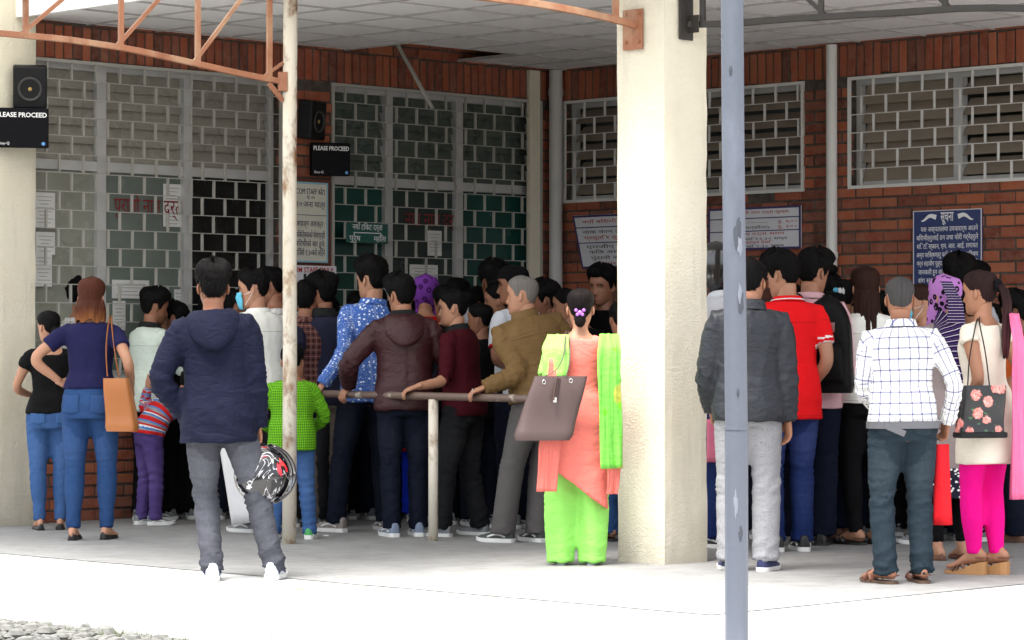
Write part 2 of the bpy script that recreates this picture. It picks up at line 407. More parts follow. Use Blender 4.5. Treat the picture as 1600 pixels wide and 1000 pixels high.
def make_wall(side, Lw, holes, label):
    e, n = wall_axes(side)
    root = empty('brick_wall', A0.copy())
    tag(root, label, 'wall')
    zt = 4.15
    # backing of mortar, cut round the openings
    mb = MB()
    us = sorted(set([-.3 if side == 'L' else 0.0, Lw] + [h[0] for h in holes] + [h[1] for h in holes]))
    for i in range(len(us) - 1):
        a, b = us[i], us[i + 1]; mid = (a + b) / 2
        zs = [(0, zt)]
        for h in holes:
            if h[0] <= mid <= h[1]: zs = [(0, h[2]), (h[3], zt)]
        for z0, z1 in zs: mb.box(e * mid - n * .12 + Zv * ((z0 + z1) / 2), ((b - a) / 2, .12, (z1 - z0) / 2), (e, n, Zv))
    mb.build('mortar_backing', M['mortar'], root)
    # bricks
    cand = []
    def hole_at(u0, u1, z0, z1):
        return any(u1 > h[0] + .004 and u0 < h[1] - .004 and z1 > h[2] + .004 and z0 < h[3] - .004 for h in holes)
    topz = max(h[3] for h in holes)
    rr = random.Random(5 if side == 'L' else 6)
    row = 0; z = .005
    while z + BH < topz + .0:
        u = -.13 if row % 2 else 0.0
        while u < Lw:
            u0, u1 = max(u, .002), min(u + BL - BG, Lw)
            # clip against openings
            segs = [(u0, u1)]
            for h in holes:
                if z + BH > h[2] + .02 and z < h[3] - .02:
                    ns = []
                    for s0, s1 in segs:
                        if s1 <= h[0] or s0 >= h[1]: ns.append((s0, s1)); continue
                        if s0 < h[0] - .03: ns.append((s0, h[0]))
                        if s1 > h[1] + .03: ns.append((h[1], s1))
                    segs = ns
            for s0, s1 in segs:
                if s1 - s0 > .03: cand.append(((s0 + s1) / 2, z + BH / 2, s1 - s0, BH))
            u += BL
        z += BH + BG; row += 1
    # soldier course above the openings
    sh = .235; z0 = topz + .018; u = .03; sw = .066
    while u < Lw:
        cand.append((u + sw / 2, z0 + sh / 2 + rr.uniform(-.004, .004), sw, sh)); u += sw + .014
    zz = z0 + sh + .012; row = 0
    while zz < zt - .08:
        u = -.13 if row % 2 else 0
        while u < Lw:
            cand.append((u + BL / 2, zz + BH / 2, BL - BG, BH)); u += BL
        zz += BH + BG; row += 1
    def score(c):
        u_, z_, L_, H_ = c
        s = 0.0
        if z_ > CEIL + .01: return -5
        if side == 'L':
            if z_ < 1.0: s = -1.5 - abs(z_ - .5) + (0.8 if u_ > 4 else 0)
            elif u_ < 2.9 and z_ < 3.0: s = .5
            else: s = 1
        else:
            s = 1 if z_ > 1.72 else -2 + z_
            if u_ > 4.75: s -= 3
            if z_ > 3.2: s += .3
        return s
    cand = sorted(cand, key=score, reverse=True)
    rest = MB(); shades = []
    for i, (u_, z_, L_, H_) in enumerate(cand):
        tilt = rr.gauss(0, .011); dn = rr.gauss(0, .0034); sx_, sz_ = 1 + rr.gauss(0, .022), 1 + rr.gauss(0, .03)
        if i < 300 and score((u_, z_, L_, H_)) > -4:
            o = bpy.data.objects.new('brick', brick_mesh(L_, H_)); COL.objects.link(o); o.parent = root
            Mx = Matrix((e, n, Zv)).transposed().to_4x4()
            o.matrix_local = Matrix.Translation(e * u_ - n * (.0115 - dn) + Zv * z_) @ Mx @ Matrix.Rotation(tilt * (.4 if L_ > H_ else 1.6), 4, 'Y') @ Matrix.Diagonal((sx_, 1, sz_, 1))
        else:
            k0 = len(rest.v)
            rest.box(e * u_ - n * (.0115 - dn) + Zv * z_, (L_ / 2, .02, H_ / 2), (e, n, Zv))
            shades += [rr.random()] * (len(rest.v) - k0)
    me = rest.mesh('brick_infill'); a = me.attributes.new('shade', 'FLOAT', 'POINT'); a.data.foreach_set('value', shades)
    o = link('brick_infill', me, M['brick'], root); o['kind'] = 'stuff'
    return root
def W(side, u, z, d=0.0):
    e, n = wall_axes(side); return e * u + n * d + Zv * z    # relative to A0
def grille(side, u0, u1, z0, z1, parent, rowh=.128, cell=.215, d=.012):
    e, n = wall_axes(side); mb = MB(); fr = .024
    for z in (z0, z1): mb.box(W(side, (u0 + u1) / 2, z, d), ((u1 - u0) / 2 + fr / 2, .010, fr / 2), (e, n, Zv))
    for u in (u0, u1): mb.box(W(side, u, (z0 + z1) / 2, d + .002), (fr / 2, .010, (z1 - z0) / 2 - fr / 2), (e, n, Zv))
    nr = max(1, round((z1 - z0) / rowh)); rh = (z1 - z0) / nr
    for i in range(nr):
        zc = z1 - rh * i
        if i: mb.box(W(side, (u0 + u1) / 2, zc, d), ((u1 - u0) / 2, .009, .0028), (e, n, Zv))
        u = u0 + (cell * .5 if i % 2 else cell)
        while u < u1 - .03:
            uu = u + rng.uniform(-.004, .004)
            lean = rng.uniform(-.003, .003)
            mb.box(W(side, uu, zc - rh / 2, d), (.0066 if side == 'L' else .0052, .010, rh / 2 - .004), (e, n, (Zv + e * lean).normalized()))
            u += cell
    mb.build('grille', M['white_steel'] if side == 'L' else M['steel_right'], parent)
pane_meshes = {}
def pane(side, u0, u1, z0, z1, mat, parent, d=-.10, tilt=0.0, name='pane'):
    e, n = wall_axes(side); key = (round(u1 - u0, 2), round(z1 - z0, 3), mat.name)
    if key not in pane_meshes:
        mb = MB(); mb.box((0, 0, 0), ((u1 - u0) / 2, .0025, (z1 - z0) / 2)); me = mb.mesh(name); me.materials.append(mat); pane_meshes[key] = me
    o = bpy.data.objects.new(name, pane_meshes[key]); COL.objects.link(o); o.parent = parent
    o.matrix_local = Matrix.Translation(W(side, (u0 + u1) / 2, (z0 + z1) / 2, d)) @ Matrix((e, n, Zv)).transposed().to_4x4() @ Matrix.Rotation(tilt, 4, 'X')
    return o
def window(root, side, u0, u1, z0, z1, mull, transom, spec, rowh=.128, cell=.215):
    """mull: mullion positions; transom height or None; spec(bay, 'up'|'low') -> how the bay is filled"""
    e, n = wall_axes(side); mb = MB(); d = -.10; t = .045
    for z in (z0 + t / 2, z1 - t / 2): mb.box(W(side, (u0 + u1) / 2, z, d), ((u1 - u0) / 2, .03, t / 2), (e, n, Zv))
    for u in (u0 + t / 2, u1 - t / 2): mb.box(W(side, u, (z0 + z1) / 2, d), (t / 2, .028, (z1 - z0) / 2 - t), (e, n, Zv))
    for u in mull: mb.box(W(side, u, (z0 + z1) / 2, d), (.04, .032, (z1 - z0) / 2 - t), (e, n, Zv))
    if transom: mb.box(W(side, (u0 + u1) / 2, transom, d), ((u1 - u0) / 2 - t, .026, .035), (e, n, Zv))
    wn = mb.build('window', M['frame'], root)
    ed = [u0 + t] + list(mull) + [u1 - t]
    for k in range(len(ed) - 1):
        a, b = ed[k] + (.04 if k else 0), ed[k + 1] - (.04 if k < len(ed) - 2 else 0)
        parts = [('low', z0 + t, transom - .035), ('up', transom + .035, z1 - t)] if transom else [('up', z0 + t, z1 - t)]
        for nm, za, zb in parts:
            sp = spec(k, nm)
            if sp[0] == 'louvre':
                m_ = max(2, round((zb - za) / sp[3])); ph = (zb - za) / m_
                for i in range(m_):
                    pane(side, a + .008, b - .008, za + ph * i - .006, za + ph * (i + 1) + .012, sp[1], wn, d - .012, sp[2] + rng.uniform(-.05, .05), 'louvre_pane')
            elif sp[0] == 'glass': pane(side, a + .002, b - .002, za + .002, zb - .002, sp[1], wn, d - .01)
    grille(side, u0, u1, z0, z1, wn, rowh, cell)
    return wn
# openings read off the photograph
uL = lambda px, py: wall_hit('L', px, py)[0]
uR = lambda px, py: wall_hit('R', px, py)[0]
topL = (wall_hit('L', 56, 93)[1] + wall_hit('L', 520, 131)[1]) / 2
sillL = 1.02
w1 = (uL(437, 150), 5.29, sillL, topL); w2 = (uL(843, 200), uL(518, 200), sillL, topL)
topR = (wall_hit('R', 1255, 127)[1] + wall_hit('R', 1330, 126)[1]) / 2
sillR = (wall_hit('R', 1255, 298)[1] + wall_hit('R', 1330, 292)[1]) / 2
w3 = (uR(884, 240), uR(1256, 210), sillR, topR); w4 = (uR(1329, 210), uR(1329, 210) + 2.3, sillR, topR)
trL = (wall_hit('L', 60, 250)[1] + wall_hit('L', 520, 275)[1]) / 2 - .02
LWL, LWR = 5.5, 9.0
wallL = make_wall('L', LWL, [w1, w2], 'red brick wall with ticket windows behind tall white brick-pattern grilles')
wallR = make_wall('R', LWR, [w3, w4], 'red brick wall with high louvred windows and a blue notice board on it')
def specL1(k, nm):
    if nm == 'up': return ('louvre', M['glass_louvre'], R(14), .128)
    return [('glass', M['dark_bay']), ('glass', M['glass_grey']), ('glass', M['glass_curtain'])][k]
def specL2(k, nm):
    if nm == 'up': return ('louvre', M['glass_louvre_green'], R(14), .128)
    return [('glass', M['glass_green']), ('glass', M['glass_dkgrey']), ('glass', M['glass_green'])][k]
M['glass_louvre_green'] = mat_glass('grey_green_louvre_glass', (.085, .105, .090), .2)
M['glass_dkgrey'] = mat_glass('smoky_green_window_glass', (.030, .048, .042), .12)
win1 = window(wallL, 'L', *w1, [uL(303, 200), uL(168, 200)], trL, specL1)
win2 = window(wallL, 'L', *w2, [uL(727, 220), uL(617, 220)], trL, specL2)
sR = lambda k, nm: ('louvre', M['glass_louvre_brown'], R(40), .135)
win3 = window(wallR, 'R', *w3, [(w3[0] + w3[1]) / 2 - .03], None, sR, .13, .225)
win4 = window(wallR, 'R', *w4, [uR(1488, 200), uR(1488, 200) + 1.05], None, lambda k, nm: ('louvre', M['glass_louvre_brown'], R(22 if k == 0 else 40), .135), .13, .225)
# counter shelf under the ticket windows
for h in (w1, w2):
    mb = MB(); e, n = wall_axes('L')
    mb.box(W('L', (h[0] + h[1]) / 2, sillL - .03, .03), ((h[1] - h[0]) / 2 + .03, .12, .022), (e, n, Zv))
    mb.build('counter_ledge', M['frame'], wallL, bevel=.004)

# rooms behind the windows, flat roof above everything
def shell():
    # outer walls of the two wings behind the brick fronts (they keep daylight out of the rooms)
    for nm, a, b, lab in (('wing', (-.3, LWL), (-4.6, -.25), 'plain rendered wing of the hospital behind the ticket windows'), ('wing', (-4.6, -.25), (0.0, LWR), 'plain rendered wing of the hospital behind the notice boards')):
        mb = MB(); t = .1
        (l0, l1), (r0, r1) = a, b
        def bx(la, lb, ra, rb, za, zb): mb.box(LR((la + lb) / 2, (ra + rb) / 2, (za + zb) / 2) , ((lb - la) / 2, (rb - ra) / 2, (zb - za) / 2), (EL, ER, Zv))
        if l0 > -1:   # left wing: back wall and two ends
            bx(l0, l1, r0 - t, r0, 0, 4.1); bx(l1 - t, l1, r0, r1, 0, 4.1); bx(l0 - t, l0, r0, r1, 0, 4.1)
        else:
            bx(l0 - t, l0, r0, r1, 0, 4.1); bx(l0, l1, r1 - t, r1, 0, 4.1); bx(l0, l1, r0 - t - .4, r0 - .4, 0, 4.1)
        o = mb.build('building_wing', M['interior']); tag(o, lab, 'building')
shell()
mb = MB()
mb.box(LR(.36, 2.2, 4.30), (5.05, 6.9, .13), (EL, ER, Zv))
o = mb.build('roof_slab', M['plaster']); tag(o, kind='structure')

# ================================================================== ceiling of the covered court
EDL, EDR = 5.46, 6.2
gl = [.0] + [.51 + .61 * k for k in range(8)] + [EDL]
gr_ = [.0] + [.13 + .61 * k for k in range(10)] + [EDR]
ceil = empty('ceiling', LR(0, 0, CEIL)); tag(ceil, kind='structure')
mb = MB()
HOLE = {(i, j) for i in (2, 3) for j in (0, 1)}
for i, l in enumerate(gl[1:-1], 1):
    segs = [(gr_[0], gr_[-1])]
    if i == 3: segs = [(gr_[2], gr_[-1])]
    for a, b in segs: mb.box(EL * l + ER * ((a + b) / 2) + Zv * .004, (.0055, (b - a) / 2, .010), (EL, ER, Zv))
for j, r_ in enumerate(gr_[1:-1], 1):
    segs = [(gl[0], gl[-1])]
    if j == 1: segs = [(gl[0], gl[2]), (gl[4], gl[-1])]
    for a, b in segs: mb.box(EL * ((a + b) / 2) + ER * r_ + Zv * .0035, ((b - a) / 2, .0055, .010), (EL, ER, Zv))
mb.build('ceiling_grid', M['tbar'], ceil)
tile_me = {}
for i in range(len(gl) - 1):
    for j in range(len(gr_) - 1):
        if (i, j) in HOLE: continue
        a, b, c, d = gl[i], gl[i + 1], gr_[j], gr_[j + 1]
        key = (round(b - a, 3), round(d - c, 3))
        if key not in tile_me:
            m2 = MB(); m2.box((0, 0, 0), (max(.01, (b - a) / 2 - .006), max(.01, (d - c) / 2 - .006), .007)); t_ = m2.mesh('ceiling_tile'); t_.materials.append(M['tile']); tile_me[key] = t_
        o = bpy.data.objects.new('ceiling_tile', tile_me[key]); COL.objects.link(o); o.parent = ceil
        o.matrix_local = Matrix.Translation(EL * ((a + b) / 2) + ER * ((c + d) / 2) + Zv * (.010 + rng.uniform(0, .003))) @ Matrix((EL, ER, Zv)).transposed().to_4x4() @ Matrix.Rotation(rng.gauss(0, .0022), 4, 'X') @ Matrix.Rotation(rng.gauss(0, .0022), 4, 'Y')
# fascia round the outer edges of the ceiling
mb = MB()
mb.box(EL * (EDL + .02) + ER * (EDR / 2) + Zv * .32, (.02, EDR / 2, .34), (EL, ER, Zv))
mb.box(EL * (EDL / 2) + ER * (EDR + .02) + Zv * .32, (EDL / 2, .02, .34), (EL, ER, Zv))
mb.build('fascia', plain('white_fascia_paint', (.78, .78, .77), .6), ceil)
# loose ceiling bar dangling from the opening
a, b = P(622, 71, 22.1), P(676, 169, 21.9)
mb = MB(); mb.bar(a, b, .028, .016); mb.bar(a + Vector((0, .012, 0)), b + Vector((0, .012, 0)), .006, .03)
o = mb.build('loose_ceiling_bar', M['white_steel']); tag(o, 'loose white metal bar dangling from the gap in the ceiling', 'metal bar')

# ================================================================== columns, poles, trusses, pipes
def column(c, half, h, label, chips):
    mb = MB(); nseg = 36; rings = []
    for i in range(nseg + 1):
        z = h * i / nseg; ring = []
        for (a, b) in ((-1, -1), (1, -1), (1, 1), (-1, 1)):
            for k in range(6):
                t = k / 6
                nx = {(-1, -1): (1, 0), (1, -1): (0, 1), (1, 1): (-1, 0), (-1, 1): (0, -1)}[(a, b)]
                x, y = a * half + nx[0] * 2 * half * t, b * half + nx[1] * 2 * half * t
                g = 1 + .012 * noise.noise((x * 4 + c.x, y * 4, z * 2.2)) + .010 * noise.noise((x * 15, y * 15 + c.x, z * 14))
                if k == 0: g *= .972 + .022 * noise.noise((x * 9, y * 3, z * 7))
                ring.append(EL * x * g + ER * y * g + Zv * z)
        rings.append(ring)
    mb.loft(rings)
    o = mb.build('concrete_column', M['plaster']); o.location = c; tag(o, label, 'column'); return o
colC = LR(5.10, 5.80)
c0 = G(1040, 884) + (Vector((0, 1, 0)) * .265)
colC = Vector((c0.x - .005, c0.y, 0))
columnC = column(colC, .186, 4.2, 'free-standing cream plastered concrete column with rusty brackets near its top', 1)
cB = P(4, 600, 19.92); cB.z = 0
columnB = column(cB, .165, 4.2, 'cream plastered concrete column with a loudspeaker, at the end of the ticket windows', 1)
# left pole
pb = G(452, 850); pt = P(453, 0, pb.y)
mb = MB(); mb.tube([(0, 0, 0), (.003, 0, 1.2), (.0, 0, 2.4), (.006, 0, CEIL + .05)], .0445, 20)
o = mb.build('steel_pole', M['pole_white'], smooth=True); o.location = pb
tag(o, 'flaking cream steel pole with rust patches beside the queue rail', 'pole')
poleL = o
b2 = P(1151, 1033, 11.2); b2.z = 0
mb = MB(); mb.tube([(0, 0, -.08), (0, 0, .91)], .0455, 24)
mb.tube([(0, 0, .905), (0, 0, .918)], .0475, 24)
mb.tube([(0, 0, .912), (-.012, 0, 2.0), (-.021, 0, 3.4)], .0443, 24)
o = mb.build('steel_pole', M['pole_blue'], smooth=True); o.location = b2
o.modifiers.new('es', 'EDGE_SPLIT').split_angle = R(50)
tag(o, 'blue-grey painted steel pole with scuffs in front of the grey jacket man', 'pole')
rs_ = random.Random(11)
for zc, a0, hh, ww, light in ((1.66, 10, .060, .34, 0), (1.615, 24, .035, .26, 1), (1.70, 20, .030, .20, 0), (1.40, 26, .042, .30, 0), (1.43, 22, .040, .20, 1), (.62, -8, .05, .16, 1), (.50, 15, .03, .2, 0), (2.3, -12, .02, .14, 0), (1.05, 5, .018, .12, 0)):
    mb = MB(); n_ = 16; c_ = V3 = Vector; pts = []
    for i in range(n_):
        t = 2 * PI * i / n_; q = 1 + .55 * noise.noise((i * 1.7, zc * 9, a0)); ang = R(a0) + ww * math.cos(t) * q; z = zc + hh * math.sin(t) * q
        rad = .0459 if z > .92 else .0463; x0 = -.012 * (z - .912) / 1.09 if z > .912 else 0
        pts.append(Vector((x0 + rad * math.sin(ang), -rad * math.cos(ang), z)))
    ctr = sum(pts, Vector()) / n_; ctr = Vector((ctr.x * 1.06, ctr.y * 1.03 - .0006, ctr.z))
    mb.add(pts + [ctr], [(i, (i + 1) % n_, n_) for i in range(n_)]); mb.build('paint_scuff', plain('pale_scuff', (.17, .185, .22), .7) if light else plain('dark_scuff', (.045, .052, .066), .7), o)
# trusses: bottom chord, top chord, verticals, diagonals
def truss(name_lab, start, dirv, pts, verts, mat, topz, plate=None, hw=.035, diag=1):
    """pts: (distance along, height) of the curved lower chord; verts: distances of the verticals"""
    root = empty('roof_truss', start); tag(root, name_lab, 'truss')
    zat = lambda s: float(np.interp(s, [p[0] for p in pts], [p[1] for p in pts]))
    q = lambda s, z: dirv * s + Zv * z
    side = dirv.cross(Zv)
    sm = np.linspace(pts[0][0], pts[-1][0], 24)
    mb = MB()
    rings = []
    for s in sm:
        c = q(s, zat(s)); rings.append([c + side * a * .018 + Zv * b * hw / 2 for a, b in ((-1, -1), (1, -1), (1, 1), (-1, 1))])
    mb.loft(rings); mb.build('lower_chord', mat, root, bevel=.003)
    mb = MB(); mb.bar(q(sm[0], topz), q(sm[-1], topz + .15), .036, .036); mb.build('upper_chord', mat, root)
    for i, s in enumerate(verts):
        m2 = MB(); m2.bar(q(s, zat(s) + hw / 2 - .004), q(s, topz - .016), .030, .030, up=side); m2.build('upright', mat, root)
        if diag:
            if not 0 <= i + diag < len(verts): continue
            s2 = verts[i + diag]
            m2 = MB(); m2.bar(q(s + .02, zat(s) + hw / 2 - .003), q(s2, topz - .018), .024, .024, up=side); m2.build('diagonal', mat, root)
    if plate:
        m2 = MB(); plate(m2, zat(0)); m2.build('bracket_plate', M['orange'] if mat is not M['shaded_steel'] else M['shaded_steel'], root, bevel=.002)
    return root
def along(start, dirv, px, py):
    """distance along a vertical plane through start with direction dirv, and height, seen at a pixel"""
    d = ray(px, py); nn = dirv.cross(Zv).normalized(); o = Vector((0, 0, CH))
    t = (start - o).dot(nn) / d.dot(nn); h = o + d * t
    return (h - start).dot(dirv), h.z
d1 = Vector((-1, -.55, 0)).normalized()
st = pb + d1 * .045
p1 = [along(st, d1, x, y) for x, y in ((443, 128), (380, 116), (300, 98), (200, 76), (100, 61), (0, 52), (-160, 46))]
v1 = [along(st, d1, x, 60)[0] for x in (421, 309, 189, 40, -130)]
def pl1(m2, z):
    m2.box(Zv * z, (.03, .03, .06)); m2.bar(Zv * (z - .12), d1 * .10 + Zv * (z - .01), .02, .03); m2.bar(Zv * (z + .12), d1 * .14 + Zv * (z + .02), .02, .02)
truss('orange primed roof truss running from the cream pole past the ceiling edge', st, d1, [(0, p1[0][1])] + p1[1:], v1, M['orange'], 3.66, pl1, .036, -1)
d2 = Vector((-1, -.62, 0)).normalized()
s2 = Vector((colC.x, colC.y, 0)) + EL * .19 + ER * -.02
p2 = [along(s2, d2, x, y) for x, y in ((1000, 42), (960, 30), (900, 17), (840, 6), (760, -4), (600, -20), (400, -30))]
v2 = [along(s2, d2, x, 10)[0] for x in (962, 760, 560)]
def pl2(m2, z):
    for k in (-1, 1): pass
    nrm = EL; al = ER
    m2.box(EL * .012 - ER * .02 + Zv * (z - .02), (.006, .075, .115), (EL, ER, Zv))
    for a, b in ((-.05, -.09), (.05, -.09), (-.05, .07), (.05, .07)): m2.tube([EL * .016 + ER * (a - .02) + Zv * (z + b), EL * .03 + ER * (a - .02) + Zv * (z + b)], .011, 8)
truss('rusty orange roof truss bolted to the free-standing cream column', s2, d2, p2, v2, M['orange'], 3.75, pl2, .038, -1)
d3 = Vector((1, -.42, 0)).normalized()
s3 = Vector((colC.x, colC.y, 0)) + ER * .19
p3 = [along(s3, d3, x, y) for x, y in ((1056, 39), (1140, 37), (1240, 29), (1400, 20), (1500, 13), (1570, 12), (1700, 18))]
v3 = [along(s3, d3, x, 10)[0] for x in (1098, 1283, 1477, 1660)]
def pl3(m2, z):
    m2.box(ER * .012 + EL * .02 + Zv * (z + .04), (.006, .055, .13), (ER, EL, Zv)); m2.box(ER * .05 + EL * .0 + Zv * (z), (.04, .004, .05), (ER, EL, Zv))
truss('steel roof truss, coloured dark as in shadow, running from the cream column over the right queue', s3, d3, p3, v3, M['shaded_steel'], 3.75, pl3, .036, -1)
# unseen canopy inferred from the trusses, sized and placed to shape the light
def canopy(l0, l1, r0, r1, z0, z1, label):
    mb = MB(); n_ = 90; alongL = (l1 - l0) > (r1 - r0); g = []
    for i in range(n_ + 1):
        t = i / n_; q = .012 * math.sin(i * 1.5)
        if alongL: a, b = LR(lerp_(l0, l1, t), r0, z0 + q), LR(lerp_(l0, l1, t), r1, z1 + q)
        else: a, b = LR(l0, lerp_(r0, r1, t), z0 + q), LR(l1, lerp_(r0, r1, t), z1 + q)
        g += [a, b]
    mb.add(g, [(2 * i, 2 * i + 1, 2 * i + 3, 2 * i + 2) for i in range(n_)])
    o = mb.build('unseen_canopy', M['fibreglass'], smooth=True); tag(o, label, 'roof')
lerp_ = lambda a, b, t: a + (b - a) * t
canopy(5.52, 8.5, -1.2, 5.35, 3.86, 3.98, 'unseen corrugated canopy inferred from the trusses, added to shade the ticket queue')
canopy(-2.0, 6.7, 6.28, 8.5, 3.86, 3.98, 'unseen corrugated canopy inferred from the dark truss, added to shade the notice-board queue')
# drain pipes
def pipe(l, r_, rad, mat, label, cuff):
    mb = MB(); mb.tube([(0, 0, 0), (0, 0, CEIL - .01)], rad, 16)
    for z in cuff: mb.tube([(0, 0, z), (0, 0, z + .05)], rad + .006, 16)
    o = mb.build('drain_pipe', mat, smooth=True); o.modifiers.new('es', 'EDGE_SPLIT').split_angle = R(50); o.location = LR(l, r_); tag(o, label, 'pipe'); return o
pipe(.10, .10, .055, M['pipe_grey'], 'grey drain pipe standing in the corner of the brick walls', (.9, 3.3))
up = uR(1306, 250)
pipe(.05, up, .042, M['pipe_white'], 'white drain pipe on the brick wall between two louvred windows', (1.9,))
mb = MB(); mb.box(LR(.28, .02, 1.75), (.06, .018, 1.75), (EL, ER, Zv)); o = mb.build('corner_trim', M['plaster']); tag(o, 'narrow cream post beside the grey corner drain pipe', 'post')

# ================================================================== lettering, signs, speakers
def text_mesh(s, size, mat, parent, loc, ax, align='LEFT', bold=0.0, width=None):
    cu = bpy.data.curves.new('lettering', 'FONT'); cu.body = s; cu.size = size; cu.align_x = align; cu.align_y = 'CENTER'
    cu.extrude = .0006; cu.offset = bold; cu.resolution_u = 2
    o = bpy.data.objects.new('lettering', cu); COL.objects.link(o)
    dg = bpy.context.evaluated_depsgraph_get(); me = bpy.data.meshes.new_from_object(o.evaluated_get(dg))
    bpy.data.objects.remove(o)
    if width and len(me.vertices):
        xs = [v.co.x for v in me.vertices]; w0 = max(xs) - min(xs); k = width / max(w0, 1e-4)
        for v in me.vertices: v.co.x *= k
    me.name = 'lettering'; me.materials.clear(); me.materials.append(mat)
    q = bpy.data.objects.new('lettering', me); COL.objects.link(q); q.parent = parent
    X, Y, Z = ax
    Mx = Matrix((X, Y, Z)).transposed().to_4x4(); q.matrix_local = Matrix.Translation(loc) @ Mx
    return q
def board(name, side, corners_px, d, thick, mat, label, cat, edge=None, edge_w=.012, group=None, tilt=0.0):
    """flat board on a wall; corners_px = pixel of left-top and right-bottom; returns root and size"""
    e, n = wall_axes(side)
    (x0, y0), (x1, y1) = corners_px
    ua, za = wall_hit(side, x0, y0, d); ub, zb = wall_hit(side, x1, y1, d)
    wd, ht = abs(ub - ua), abs(za - zb); c = W(side, (ua + ub) / 2, (za + zb) / 2, d) + A0
    X = ER if side == 'R' else -EL                         # to the viewer's right
    root = empty(name, c); root.rotation_euler = Matrix((X, Zv, X.cross(Zv))).transposed().to_euler()
    if tilt: root.rotation_euler = (Matrix((X, Zv, X.cross(Zv))).transposed() @ (Matrix.Rotation(tilt, 3, 'X' if name == 'price_board' else 'Z'))).to_euler()
    mb = MB(); mb.box((0, 0, 0), (wd / 2, ht / 2, thick / 2)); mb.build('panel', mat, root, bevel=.002)
    if edge:
        mb = MB()
        for s_ in (-1, 1):
            mb.box((0, s_ * (ht / 2 - edge_w / 2), thick / 2), (wd / 2, edge_w / 2, .003)); mb.box((s_ * (wd / 2 - edge_w / 2), 0, thick / 2), (edge_w / 2, ht / 2 - edge_w, .0028))
        mb.build('border', edge, root)
    tag(root, label, cat, group)
    return root, wd, ht
I3 = (Vector((1, 0, 0)), Vector((0, 1, 0)), Vector((0, 0, 1)))
def put(root, s, size, mat, x, y, th, align='CENTER', width=None, bold=0.0):
    return text_mesh(s, size, mat, root, Vector((x, y, th / 2 + .0012)), I3, align, bold, width)
# two dark queue-call displays
def display(side, cpx, d, label, ht=.25, wd=.27, yaw=0.0, loc=None):
    X = ER if side == 'R' else -EL
    root = empty('queue_display', loc)
    rot = (Matrix((X, Zv, X.cross(Zv))).transposed() @ Matrix.Rotation(yaw, 3, 'Y')); root.rotation_euler = rot.to_euler()
    mb = MB(); mb.box((0, 0, 0), (wd / 2, ht / 2, .03)); mb.build('case', M['sign_black'], root, bevel=.006)
    put(root, 'PLEASE PROCEED', .045, M['white_ink'], 0, ht * .32, .061, width=wd * .92, bold=.0008)
    put(root, 'Easy-Q', .026, M['white_ink'], -wd * .32, -ht * .40, .061)
    mb = MB(); mb.tube([(wd * .40, -ht * .40, .030), (wd * .40, -ht * .40, .0322)], .012, 14); mb.build('badge', M['blue_dot'], root)
    tag(root, label, 'display')
display('L', None, 0, 'black PLEASE PROCEED display on the brick pier under a loudspeaker', loc=A0 + W('L', uL(502, 250) , wall_hit('L', 502, 250)[1], .10), ht=.25, wd=.31, yaw=R(-22))
cBn = P(33, 200, cB.y - .24)
display('L', None, 0, 'black PLEASE PROCEED display fixed on the cream column', loc=cBn, ht=.27, wd=.37, yaw=R(-30))
def speaker(loc, yaw, label, roll=0.0):
    root = empty('loudspeaker', loc); X = -EL
    root.rotation_euler = (Matrix((X, Zv, X.cross(Zv))).transposed() @ Matrix.Rotation(yaw, 3, 'Y') @ Matrix.Rotation(roll, 3, 'X')).to_euler()
    mb = MB(); mb.box((0, 0, -.06), (.115, .145, .06), taper=1.0); mb.build('cabinet', M['black_plastic'], root, bevel=.012)
    mb = MB()
    rings = []
    for rad, z in ((.085, .0), (.083, .008), (.074, .009), (.066, -.004), (.02, -.014), (.001, -.008)):
        rings.append([Vector((rad * math.cos(2 * PI * k / 24), rad * math.sin(2 * PI * k / 24) - .01, z + .004)) for k in range(24)])
    mb.loft(rings, cap=False); mb.build('cone', plain('speaker_cone', (.03, .03, .03), .6), root, smooth=True)
    mb = MB(); mb.ball((0, -.01, -.002), (.014, .014, .008)); mb.build('dust_cap', plain('gold_dust_cap', (.35, .24, .06), .4), root, smooth=True)
    mb = MB(); mb.bar((0, 0, -.12), (0, .02, -.20), .03, .03); mb.build('mount', M['black_plastic'], root)
    tag(root, label, 'speaker')
speaker(P(47, 137, cB.y - .22), R(-35), 'small black loudspeaker on the cream column above a display', R(12))
speaker(A0 + W('L', uL(478, 190), wall_hit('L', 478, 190)[1], .15), R(20), 'small black loudspeaker on the brick pier between the ticket windows', R(4))
# boards beside the ticket windows
r1, wd, ht = board('notice_board', 'L', ((450, 283), (511, 411)), .03, .02, M['cream_board'], 'cream notice in a pale blue border on the brick pier', 'notice', M['teal_edge'], .014)
for i, (s, k) in enumerate((('COM STAFF कोटा', .38), ('१०', .31), ('१०:जना मात्र', .22), ('अपाङ्ग अशक्त :', -.02), ('चिकित्सकको सेवाग्राही', -.16), ('बिरामीको बार हुनेः', -.27), ('दिउँसो १:३०बजे लिईने', -.38))):
    put(r1, s, .062 if i != 1 else .04, M['dark_ink'], .02, ht * k, .02, width=wd * (.74 if i != 1 else .2))
mb = MB(); mb.box((0, ht * .09, .012), (wd * .46, .002, .001)); mb.build('rule', M['dark_ink'], r1)
r1b, wd, ht = board('backing_board', 'L', ((446, 278), (516, 416)), .012, .012, M['wood_red'], 'dark red wooden backing board behind the cream notice', 'board')
r2, wd, ht = board('staff_sign', 'L', ((448, 414), (525, 462)), .05, .008, M['board_white'], 'white STAFF ONLY sign with black arrows and red heading', 'sign')
put(r2, 'COM STAFF ONLY', .058, M['red_ink'], .0, ht * .34, .008, width=wd * .88, bold=.001)
mb = MB()
for x in (-.07, .0): mb.box((x, -.01, .005), (.014, .06, .001))
